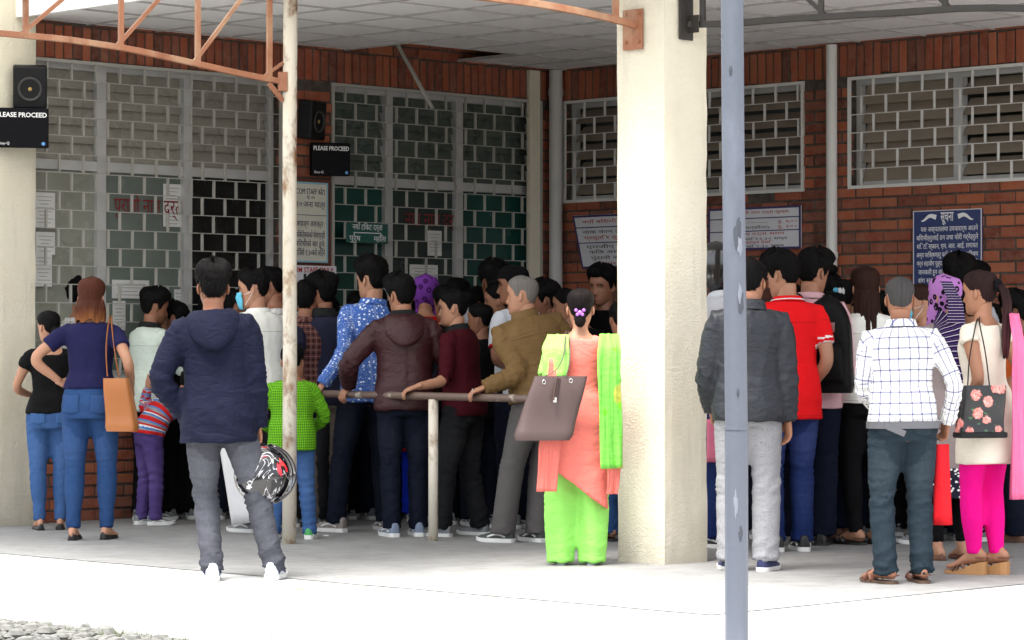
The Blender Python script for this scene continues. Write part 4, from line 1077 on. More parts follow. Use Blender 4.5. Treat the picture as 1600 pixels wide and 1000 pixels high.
def skeleton(s):
    """all in the person's own frame: forward +Y, right +X"""
    k = Skel(); H = s['H']; sx = s.get('sex', 'm'); k.H = H; k.kid = s.get('kid', 0); k.sx = sx; bw = s.get('bw', 1.0); k.bw = bw
    leg = .485 if not k.kid else .455
    L1, L2 = leg * H * .515, leg * H * .485; ank = .046 * H
    k.feet = []
    feet = s.get('feet') or [(-.085, 0, 8), (.085, 0, -8)]
    feet = [(fx * H / 1.7, fy, yw) if not s.get('absf') else (fx, fy, yw) for fx, fy, yw in feet]
    hx, hy = s.get('hip', ((feet[0][0] + feet[1][0]) / 2, (feet[0][1] + feet[1][1]) / 2))
    hw = (.050 if sx == 'm' else .053) * H * (.5 + .5 * bw)
    hz = ank + leg * H - s.get('crouch', 0)
    py = R(s.get('pelvis', 0))
    def hipj(sg): return V((hx + sg * hw * math.cos(py), hy + sg * hw * math.sin(py), 0))
    for (fx, fy, yw), sg in zip(feet, (-1, 1)):
        h = hipj(sg); d2 = (fx - h.x) ** 2 + (fy - .0 - h.y) ** 2
        hz = min(hz, ank + math.sqrt(max(.01, ((L1 + L2) * .9975) ** 2 - d2)))
    k.hip = V((hx, hy, hz)); k.ank = ank
    k.legs = []
    for (fx, fy, yw), sg in zip(feet, (-1, 1)):
        a = hipj(sg); a.z = hz; lift = s.get('lift', (0, 0))[0 if sg < 0 else 1]
        c = V((fx, fy, ank + lift)); yr = R(yw)
        fdir = V((-math.sin(yr), math.cos(yr), 0))
        kn, c = ik(a, c, L1, L2, fdir + V((sg * .06, 0, 0)))
        k.legs.append((a, kn, c, yr, sg))
    # spine
    Ls = (.306 if not k.kid else .29) * H; k.Ls = Ls
    lean, roll, tw = R(s.get('lean', 3)), R(s.get('roll', 0)), R(s.get('twist', 0))
    k.sp = []; p = k.hip.copy(); n = 28; pos = {}
    k.rot = lambda t: (Matrix.Rotation(py + (tw) * min(1, max(0, t)), 3, 'Z') @ Matrix.Rotation(roll * min(1, max(0, .25 + t)), 3, 'Y') @ Matrix.Rotation(-lean * min(1, max(0, .15 + 1.1 * t)), 3, 'X'))
    ts = np.linspace(0, 1.06, n); k.ts = ts; pts = [p.copy()]
    for i in range(1, n): p = p + k.rot(ts[i]) @ V((0, 0, Ls * (ts[i] - ts[i - 1]))); pts.append(p.copy())
    def spine(t):
        if t <= 0: return k.hip + k.rot(0) @ V((0, 0, Ls * t))
        x = min(t, 1.06) / 1.06 * (n - 1); i = min(n - 2, int(x)); return lerp(pts[i], pts[i + 1], x - i)
    k.spine = spine
    sw = (.104 if sx == 'm' else .092) * H * bw
    if k.kid: sw *= .95
    arm1, arm2 = .172 * H, .150 * H; k.arms = []
    for sg, key in ((-1, 'L'), (1, 'R')):
        sh = spine(.90) + k.rot(.9) @ V((sg * sw, -.008, 0)) + V((0, 0, s.get('shrug', 0)))
        a = s.get(key)
        d0 = k.rot(.9)
        hand_dir = thumb = None; hand = 'relaxed'
        if a is None:
            c = sh + V((sg * (.035 + .02 * bw), .02 + .03 * rng.random(), -(arm1 + arm2) * .985)); hint = V((sg * .5, -1, 0)); thumb = V((-sg * .35, 1, 0))
        else:
            c = V(a['t']); hint = V(a.get('hint', (sg * .7, -1, -.3))); hand = a.get('hand', 'relaxed'); hand_dir = a.get('dir'); thumb = V(a.get('thumb', (-sg * .3, 1, 0)))
        el, c = ik(sh, c, arm1, arm2, hint)
        cl = spine(.93) + k.rot(.9) @ V((sg * sw * .45, -.012, .0))
        k.arms.append((cl, sh, el, c, sg, hand, V(hand_dir) if hand_dir is not None else None, thumb))
    # head
    hy_, hp_, hr_ = R(s.get('hy', 0)), R(s.get('hp', 4)), R(s.get('hr', 0))
    k.hs = (H * .1345 / .232) * (1.0 if not k.kid else (1.20 if H < 1.15 else 1.12)) * s.get('hsc', 1.05)
    nb = spine(1.0); rc = k.rot(.7 if lean > .3 else .45)
    k.hrot = Matrix.Rotation(py + tw + hy_, 3, 'Z') @ Matrix.Rotation(hr_, 3, 'Y') @ Matrix.Rotation(-hp_, 3, 'X')
    k.nb = nb; up = (rc @ V((0, 0, 1)) * .6 + V((0, 0, 1)) * .4).normalized()
    fw = k.hrot @ V((0, 1, 0))
    k.hc = nb + up * (.030 * H) + k.hrot @ V((0, .012, .112)) * k.hs
    return k
def ellipse(c, X, Y, a, b, n=20, e=1.0):
    out_ = []
    for i in range(n):
        t = 2 * PI * i / n; cx, cy = math.cos(t), math.sin(t)
        out_.append(c + X * (a * math.copysign(abs(cx) ** e, cx)) + Y * (b * math.copysign(abs(cy) ** e, cy)))
    return out_
class Parts:
    """rings + centre-line samples, so that remeshed points can find their place on the body"""
    def __init__(s): s.mb = MB(); s.c = []; s.X = []; s.Y = []; s.r = []; s.u = []; s.p = []; s.L = {}
    def ring(s, pid, c, X, Y, a, b, u): s.c.append(tuple(c)); s.X.append(tuple(X)); s.Y.append(tuple(Y)); s.r.append(max(.015, (a + b) / 2)); s.u.append(u); s.p.append(pid); s.L[pid] = max(s.L.get(pid, 0), u)
    def limb(s, pid, pts, rads, fwd, flat=1.0, n=16, record=True):
        rings = []; u = 0; pr = None; Xp = None
        for i, q in enumerate(pts):
            t = (pts[min(i + 1, len(pts) - 1)] - pts[max(i - 1, 0)]).normalized()
            Y = (fwd - t * fwd.dot(t)); Y = Y.normalized() if Y.length > 1e-3 else V((1, 0, 0)); X = Y.cross(t)
            if pr is not None: u += (q - pr).length
            pr = q; a = rads[i]; rings.append(ellipse(q, X, Y, a * flat, a, n))
            if record: s.ring(pid, q, X, Y, a, a, u)
        s.mb.loft(rings)
    def locate(s, v):
        c = np.array(s.c); r_ = np.array(s.r); best = np.empty(len(v), int)
        for i in range(0, len(v), 4000):
            d = np.linalg.norm(v[i:i + 4000, None, :] - c[None], axis=2) / r_[None]
            best[i:i + 4000] = d.argmin(1)
        rel = v - c[best]; X = np.array(s.X)[best]; Y = np.array(s.Y)[best]; T = np.cross(X, Y)
        th = np.arctan2((rel * X).sum(1), (rel * Y).sum(1)); u = np.array(s.u)[best] + (rel * -T).sum(1) * np.sign(1)
        return np.array(s.p)[best], u, th, np.array(s.r)[best]
def torso_rings(k, pt, off, t0, t1, pid=0, flare=0.0, extra=None, shoulder=True):
    tab = TORSO[k.sx]; H = k.H; n = 18; rings = []
    f = lambda j, t: float(np.interp(t, [r_[0] for r_ in tab], [r_[j] for r_ in tab]))
    for t in np.linspace(t0, t1, n):
        tt = max(t, -.10)
        a, b, y = f(1, tt) * H * k.bw + off, f(2, tt) * H * (.3 + .7 * k.bw) + off, f(3, tt) * H
        if t < .33 and pid == 0 and off > .009: a += .010; b += .010
        if t > .97: a -= off * .35; b -= off * .25
        if t < .05: g = 1 + flare * (.05 - t); a *= g; b *= g
        if extra: a, b = extra(t, a, b)
        Rm = k.rot(t); c = k.spine(t) + Rm @ V((0, y, 0))
        if t < 0: c = k.hip + V((0, y, 0)) + V((0, 0, k.Ls * t))
        X, Y = Rm @ V((1, 0, 0)), Rm @ V((0, 1, 0))
        if t < 0: X, Y = k.rot(0) @ V((1, 0, 0)), k.rot(0) @ V((0, 1, 0))
        rings.append(ellipse(c, X, Y, a, b, 24, .88)); pt.ring(pid, c, X, Y, a, b, (t1 - t) * k.Ls)
    pt.mb.loft(rings)
def arm_pts(k, arm, frac, k0=.3):
    cl, sh, el, wr, sg, hand, hd, th = arm
    top = sh + V((0, 0, -.004)); full = rounded(top, el, wr, 5, 7, k0)
    pts = [cl] + full
    L = [0]
    for i in range(1, len(pts)): L.append(L[-1] + (pts[i] - pts[i - 1]).length)
    tot = L[-1] - L[1]; lim = L[1] + tot * frac; out_ = []
    for p, l in zip(pts, L):
        if l <= lim: out_.append(p)
        else:
            i = L.index(l); out_.append(lerp(pts[i - 1], p, (lim - L[i - 1]) / (l - L[i - 1]))); break
    fr = []; a = 0
    for i, p in enumerate(out_):
        if i: a += (p - out_[i - 1]).length
        fr.append(min(1, max(0, (a - L[1]) / tot)))
    return out_, fr
ARM_R = [(0, .0305), (.12, .0300), (.30, .0268), (.50, .0235), (.60, .0248), (.75, .0215), (1.0, .0155)]
LEG_R = [(0, .0545), (.12, .0530), (.30, .0455), (.50, .0350), (.62, .0360), (.72, .0345), (.88, .0240), (1.0, .0225)]
def leg_pts(k, leg, frac, top=.0):
    a, kn, c, yr, sg = leg
    pts = rounded(a + V((0, 0, top)), kn, c, 6, 8, .22); L = [0]
    for i in range(1, len(pts)): L.append(L[-1] + (pts[i] - pts[i - 1]).length)
    out_, fr = [], []
    for i, (p, l) in enumerate(zip(pts, L)):
        t = l / L[-1]
        if t <= frac + 1e-6: out_.append(p); fr.append(t)
        else:
            t0 = L[i - 1] / L[-1]; out_.append(lerp(pts[i - 1], p, (frac - t0) / (t - t0))); fr.append(frac); break
    return out_, fr
def make_mesh(name, v, f, mat, parent, pat=None, smooth=True, col=None, mi=None):
    me = bpy.data.meshes.new(name); me.from_pydata(v.tolist() if hasattr(v, 'tolist') else v, [], f); me.update()
    for m in (mat if isinstance(mat, (list, tuple)) else [mat]): me.materials.append(m)
    if mi is not None: me.polygons.foreach_set('material_index', mi)
    if pat is not None:
        a = me.attributes.new('pat', 'FLOAT_VECTOR', 'POINT'); a.data.foreach_set('vector', np.asarray(pat, dtype=np.float32).ravel())
    if col is not None:
        a = me.attributes.new('Col', 'FLOAT_COLOR', 'POINT'); c4 = np.concatenate([col, np.ones((len(col), 1))], 1); a.data.foreach_set('color', c4.astype(np.float32).ravel())
    return link(name, me, None, parent, smooth)
def vnormals(v, f):
    n = np.zeros_like(v); q = np.array([p if len(p) == 4 else p + (p[-1],) for p in f if len(p) in (3, 4)])
    a = np.cross(v[q[:, 2]] - v[q[:, 0]], v[q[:, 3]] - v[q[:, 1]])
    for j in range(4): np.add.at(n, q[:, j], a)
    return n / np.maximum(np.linalg.norm(n, axis=1, keepdims=True), 1e-9)
def snoise(x, y, seed):
    r_ = np.random.RandomState(seed); o = 0
    for i in range(5):
        a, b, c = r_.uniform(-1, 1), r_.uniform(-1, 1), r_.uniform(0, 6.28); o = o + np.sin((a * x + b * y) * (1 + i * .7) + c) / (1 + i * .5)
    return o / 2.2
def ridge(x): return 1 - 2 * np.abs(np.sin(x)) ** .75
def fold(pt, v, f, amp, seed, joints, long_=0.0, ends=None, seatk=1.0):
    """cloth folds: rings of creases at the joints and hems, long soft folds on the trunk; returns moved points and pattern coordinates"""
    p, u, th, r_ = pt.locate(v); nrm = vnormals(v, f); d = np.zeros(len(v))
    for pid in set(p.tolist()):
        m = p == pid; uu, tt, L = u[m], th[m], pt.L[pid]
        ph = seed * 1.7 + pid * 2.1
        if pid == 0:
            w_ = .35 + .9 * np.exp(-((L - uu) / (.22)) ** 2)
            a = ridge(uu * 24 + 2.6 * snoise(tt * 1.1, uu * 5, seed + 1) + tt * 1.1)
            b = snoise(tt * 2.6, uu * 3.5, seed + 2) + .7 * ridge(tt * 2.4 + 2.4 * snoise(tt * .9, uu * 5, seed + 3))
            d[m] = (w_ * a * .34 + b * (.28 + long_ * .6)) * (seatk if seatk < 1 else 1)
        else:
            w_ = np.full(len(uu), .22)
            for uj, sj in joints.get(pid, ()): w_ = w_ + np.exp(-((uu - uj) / sj) ** 2)
            if ends: w_ = w_ + ends * np.exp(-((L - uu) / .13) ** 2)
            a = ridge(uu * 46 + 1.2 * np.sin(tt + ph) + 1.5 * snoise(tt * 1.3, uu * 11, seed + pid))
            b = snoise(tt * 2.2, uu * 6, seed + 9 + pid)
            d[m] = (w_ * a * .62 + b * .32) * (1.0 if pid >= 3 else .85)
    v2 = v + nrm * (d * amp)[:, None]
    pu = th * np.where(p == 0, .155, .060)
    return v2, p, u, th, np.stack([pu, u, np.zeros(len(v))], 1)

HAIRLINE_M = [(0, .070), (35, .072), (55, .052), (72, .030), (82, -.018), (92, -.012), (100, .026), (116, .020), (124, -.030), (150, -.058), (180, -.062)]
HAIRLINE_F = [(0, .074), (35, .070), (60, .045), (80, .012), (95, .004), (112, .008), (125, -.040), (150, -.062), (180, -.066)]
def hair_mesh(style, seed, kid=0):
    """returns v, f, pat in head coordinates"""
    rs = np.random.RandomState(seed); V_, F_, PT = [], [], []
    female = style in ('tied', 'bun', 'pony', 'bob', 'long', 'topbun', 'clip')
    tab = HAIRLINE_F if female else HAIRLINE_M
    nt_, nz = 72, 16
    th = np.linspace(-PI, PI, nt_, endpoint=False); deg = np.abs(np.degrees(th))
    zh = np.interp(deg, [t[0] for t in tab], [t[1] for t in tab]) + rs.uniform(-.003, .003, nt_)
    if style in ('bob', 'long'): zh = np.maximum(zh, np.interp(deg, [90, 110], [-.05, -.012]))
    if style == 'hijab':
        zh = np.interp(deg, [0, 30, 55, 75, 95, 130, 180], [.062, .055, .02, -.06, -.12, -.14, -.14]); style_th = .012
    if style == 'cap': zh = np.interp(deg, [0, 60, 100, 180], [.050, .042, .030, .012])
    if style == 'helmet': zh = np.interp(deg, [0, 50, 62, 75, 180], [.035, .030, -.03, -.105, -.11])
    s = np.linspace(0, 1, nz)
    Z = .118 - (.118 - zh[None, :]) * (s[:, None] ** .8)
    T = np.broadcast_to(th[None, :], Z.shape)
    x, y, z = head_xyz(Z, T); pnt = np.stack([x, y, z], -1)
    ctr = np.array([0, -.005, .01]); nr = pnt - ctr; nr /= np.linalg.norm(nr, axis=-1, keepdims=True)
    edge = 1 - s[:, None] ** 6
    if style in ('bob', 'long'): edge = np.maximum(edge, np.clip((deg[None, :] - 80) / 15, 0, 1))
    big = {'short': .020, 'crop': .0085, 'thick': .038, 'spiky': .034, 'tied': .010, 'bun': .011, 'pony': .012, 'clip': .013, 'topbun': .011, 'bob': .022, 'long': .020, 'hijab': .016, 'cap': .014, 'helmet': .045, 'flat': .014}.get(style, .016)
    topw = np.clip((Z + .01) / .09, .35, 1)
    t_ = big * topw * edge
    if style in ('short', 'thick', 'spiky', 'flat'):
        t_ = t_ * (1 + .35 * np.sin(T * 3 + seed) * (Z > .05)) + .006 * (Z > .05) * np.cos(T)
        if style != 'thick': t_ = np.where((deg[None, :] > 70) & (Z < .04), np.minimum(t_, .010 * edge + .001), t_)
    if style not in ('cap', 'hijab', 'helmet'):
        t_ = t_ + edge * (.0032 if not female else .0016) * (snoise(T * 19, Z * 40, seed) + .8 * rs.uniform(-1, 1, T.shape) * (0 if female else 1)) * (.25 if style == 'crop' else 1)
    elif style == 'hijab': t_ = t_ + .005 * snoise(T * 4, Z * 30, seed) * edge + .004
    t_ = t_ - .003 * (1 - edge)
    if style in ('cap', 'helmet', 'hijab'): t_ = np.maximum(t_, big * .75)
    q = pnt + nr * t_[..., None]
    rows = [q[i] for i in range(nz)]; pv = [np.stack([th * .075, np.full(nt_, .12 * s[i]), np.zeros(nt_)], 1) for i in range(nz)]
    if style in ('bob', 'long', 'hijab'):
        end = {'bob': -.165, 'long': -.34, 'hijab': -.20}[style]; m = 14
        last = rows[-1]
        for j in range(1, m + 1):
            t = j / m; back = np.clip((deg - (78 if style != 'hijab' else 40)) / 18, 0, 1)
            zz = lerp(last[:, 2], end + .012 * np.sin(th * 7 + seed) - .02 * np.cos(th) * (style == 'bob'), t)
            bulge = 1 + (.22 if style == 'bob' else .14) * math.sin(min(1, t * 2.0) * PI * .5) * (1 - .35 * max(0, t - .6)) * back
            if style == 'hijab': bulge = 1 + .35 * t * back
            rx, ry = last[:, 0] * bulge, last[:, 1] * bulge
            if style == 'long': ry = np.where(last[:, 1] < 0, ry - .02 * t, ry); rx = rx * (1 - .25 * t)
            wob = (.004 * np.sin(th * 23 + t * 3) + .003 * np.sin(th * 11 - t * 5 + seed)) * min(1, t * 3) * (1 if style != 'hijab' else 2)
            keep = back > .02
            row = np.stack([np.where(keep, rx * (1 + wob * 10), last[:, 0]), np.where(keep, ry * (1 + wob * 10), last[:, 1]), np.where(keep, zz, last[:, 2])], 1)
            rows.append(row); pv.append(np.stack([th * .075, np.full(nt_, .12 + .26 * t), np.zeros(nt_)], 1))
    g = np.array(rows); n_ = len(rows); v = g.reshape(-1, 3).tolist(); pat = np.array(pv).reshape(-1, 3).tolist()
    for i in range(n_ - 1):
        for k in range(nt_): F_.append((i * nt_ + k, (i + 1) * nt_ + k, (i + 1) * nt_ + (k + 1) % nt_, i * nt_ + (k + 1) % nt_))
    # inner lining so that hanging hair has thickness
    mb = MB()
    if style in ('bun', 'clip'):
        c = V((0, -.105, -.035)) if style == 'bun' else V((0, -.100, -.065))
        mb.ball(c, (.040, .032, .040) if style == 'bun' else (.036, .028, .050), n=18, m=12, fn=lambda d: 1 + .06 * math.sin(9 * math.atan2(d[0], d[2] + .3) + 4 * d[1]))
    if style == 'topbun': mb.ball(V((.01, -.06, .135)), (.042, .042, .036), n=18, m=12, fn=lambda d: 1 + .06 * math.sin(8 * math.atan2(d[0], d[1])))
    if style == 'pony':
        pts = [V((0, -.095, .030)), V((0, -.125, .034)), V((.006, -.150, .005)), V((.012, -.158, -.06)), V((.016, -.150, -.14)), V((.012, -.145, -.22)), V((.006, -.142, -.29)), V((0, -.14, -.34))]
        for k in range(16):
            a = rs.uniform(0, 6.28); o = V((math.cos(a), math.sin(a) * .7, 0)) * (.004 + .017 * math.sqrt(rs.rand()))
            pp = [p + o * (.5 if i < 2 else 1.0 + .12 * math.sin(i + k)) + V((0, 0, -rs.uniform(0, .03) if i == 7 else 0)) for i, p in enumerate(pts)]
            mb.tube(pp, [.010, .011, .014, .014, .013, .012, .009, .002], 6)
    if mb.v:
        b = len(v); v += [tuple(p) for p in mb.v]; F_ += [tuple(i + b for i in q) for q in mb.f]; pat += [(p[0] + p[1], .2 - p[2] * .6, 0) for p in mb.v]
    # loose strands break the outline
    if style not in ('cap', 'hijab', 'helmet', 'crop'):
        nst = {'short': 420, 'thick': 520, 'spiky': 560, 'flat': 220}.get(style, 220)
        for _ in range(nst):
            i = rs.randint(0, nz - 2) if style not in ('bob', 'long') else rs.randint(2, n_ - 2); k = rs.randint(nt_)
            p = g[i, k]; d = p - ctr; d /= np.linalg.norm(d)
            tang = g[min(i + 1, n_ - 1), k] - p; L = np.linalg.norm(tang)
            if L < 1e-5: continue
            tang /= L
            lift = rs.uniform(.15, .7) if style in ('spiky',) else rs.uniform(.02, .30)
            if female: lift *= .35
            ln = rs.uniform(.014, .034) * (1.2 if style == 'spiky' else 1); side = np.cross(d, tang) ; jit = side * rs.uniform(-.5, .5)
            e1 = p + (tang + d * lift + jit) * ln * .55 + d * .001; e2 = p + (tang * .9 + d * (lift * .6) + jit * 1.3) * ln
            sw = side * rs.uniform(.0012, .0028); b = len(v)
            v += [tuple(p - sw - d * .001), tuple(p + sw - d * .001), tuple(e1 + sw * .7), tuple(e1 - sw * .7), tuple(e2)]
            F_ += [(b, b + 1, b + 2, b + 3), (b + 3, b + 2, b + 4)]; uq = rs.rand() * .4; pat += [(uq, .05, 0)] * 5
    return np.array(v), F_, np.array(pat)

def shoe(kind, H, parent, ank, yr, mat, sole, ankz, sg):
    """built with the heel at y=-.28L, toe at +.72L, on the ground; kinds: sneaker, flat, sandal, wedge, slip"""
    L = (.158 if kind not in ('flat', 'wedge') else .146) * H; k = L / .27; w_ = .048 * k if kind != 'flat' else .041 * k
    out_ = []
    def prof(y):   # half width along the foot
        t = (y / L + .28); return float(np.interp(t, [0, .03, .12, .3, .5, .72, .88, .97, 1.0], [.35, .62, .78, .76, .84, 1.0, .82, .45, .12])) * w_
    ys = [(t - .28) * L for t in (0, .015, .06, .14, .25, .38, .52, .66, .78, .88, .95, .99, 1.0)]
    inner = lambda y: -sg * .010 * k * max(0, y / L) ** 1.0
    lift = 0.0; heel = .0
    if kind == 'wedge': heel = .060
    hz = lambda y: heel * float(np.interp(y / L + .28, [0, .2, .5, .7, 1], [1, .88, .42, .12, .02]))
    st = {'sneaker': .030, 'flat': .010, 'sandal': .020, 'wedge': .016, 'slip': .026}[kind]
    rings = []
    for y in ys:
        a = prof(y) + (.004 if kind in ('sneaker', 'slip') else .003); toe = .012 * max(0, (y / L + .28) - .75) / .25
        z0, z1 = .001 + toe, st + hz(y) + toe * .6
        if kind == 'wedge': z0 = .001 + (0 if y / L + .28 > .0 else 0) + toe * .3
        rings.append([V((inner(y) + sx_ * a, y, zz)) for sx_, zz in ((-1, z1), (-.96, z0 + .004), (-.8, z0), (.8, z0), (.96, z0 + .004), (1, z1), (.5, z1 + .001), (-.5, z1 + .001))])
    mb = MB(); mb.loft(rings); out_.append(('sole', mb, sole))
    mb = MB(); rings = []
    if kind in ('sneaker', 'slip', 'flat'):
        ht = {'sneaker': [.088, .095, .098, .098, .097, .090, .076, .062, .054, .048, .040, .030, .022], 'slip': [.075, .080, .082, .080, .078, .074, .066, .056, .050, .044, .036, .028, .020], 'flat': [.058, .062, .060, .048, .040, .036, .036, .040, .040, .035, .028, .021, .014]}[kind]
        for y, h in zip(ys, ht):
            a = prof(y); h = h * k; b = st * .6; r_ = []
            narrow = .62 if (y / L + .28) < .5 else .62 + .2 * ((y / L + .28) - .5)
            for sx_, f_ in ((-1, 0), (-1.02, .25), (-.96, .5), (-.85, .75), (-narrow, .95), (-.3, 1.02), (.3, 1.02), (narrow, .95), (.85, .75), (.96, .5), (1.02, .25), (1, 0)):
                r_.append(V((inner(y) + sx_ * a, y, b + (h - b) * f_)))
            rings.append(r_)
        mb.loft(rings); out_.append(('upper', mb, mat))
        if kind == 'sneaker':
            m2 = MB()
            for j in range(5):
                t = .48 + j * .075; y = (t - .28) * L; h = float(np.interp(y, ys, ht)) * k
                m2.tube([V((inner(y) - .022 * k, y, h - .004)), V((inner(y), y + .004, h + .003)), V((inner(y) + .022 * k, y, h - .004))], .0032, 6)
            for s_ in (-1, 1):
                pts = []
                for t in np.linspace(.16, .62, 7):
                    y = (t - .28) * L; pts.append(V((inner(y) + s_ * (prof(y) * 1.0 + .001), y, .040 * k + .016 * k * math.sin((t - .16) * 7))))
                m2.tube(pts, .0062 * k, 6, flat=1.0)
            out_.append(('trim', m2, SOLE['white'] if mat is not SHOE['white'] else SHOE['navy']))
    else:
        m2 = MB()
        for t, wz in ((.56, .020), (.70, .018)) if kind == 'sandal' else ((.52, .014), (.66, .014), (.74, .010)):
            y = (t - .28) * L; a = prof(y) + .006; base = st + hz(y)
            pts = [V((inner(y) + a * math.cos(q), y + .008 * math.sin(q * 2 + t * 9), base - .004 + (.045 * k) * math.sin(q))) for q in np.linspace(0, PI, 11)]
            m2.tube(pts, wz, 6, flat=.22, up=(0, 0, 1))
        y = -.12 * L; a = prof(y) + .006; base = st + hz(y)
        if kind == 'sandal' or kind == 'wedge':
            pts = [V((a * math.cos(q), -.02 - .30 * L * .8 * math.sin(q), base + .028)) for q in np.linspace(-.1, PI + .1, 11)]; m2.tube(pts, .008, 6, flat=.4)
        out_.append(('strap', m2, mat))
    Mx = Matrix.Translation(V((ank.x, ank.y, ank.z - ankz))) @ Matrix.Rotation(yr, 4, 'Z')
    root = None
    for nm, mb, mt in out_:
        me = mb.mesh(nm); me.transform(Mx); me.materials.append(mt)
        if root is None:
            up = [x for x in out_ if x[0] in ('upper', 'strap')][0]
            pass
    first = [x for x in out_ if x[0] in ('upper', 'strap')][0]
    me = first[1].mesh('shoe'); me.transform(Mx); me.materials.append(first[2]); root = link('shoe' if kind != 'sandal' else 'sandal', me, None, parent, True)
    sb = root.modifiers.new('s', 'SUBSURF'); sb.levels = 1; sb.render_levels = 1
    for nm, mb, mt in out_:
        if nm in ('upper', 'strap'): continue
        me = mb.mesh(nm); me.transform(Mx); me.materials.append(mt); o = link(nm, me, None, root, nm != 'sole')
    return heel

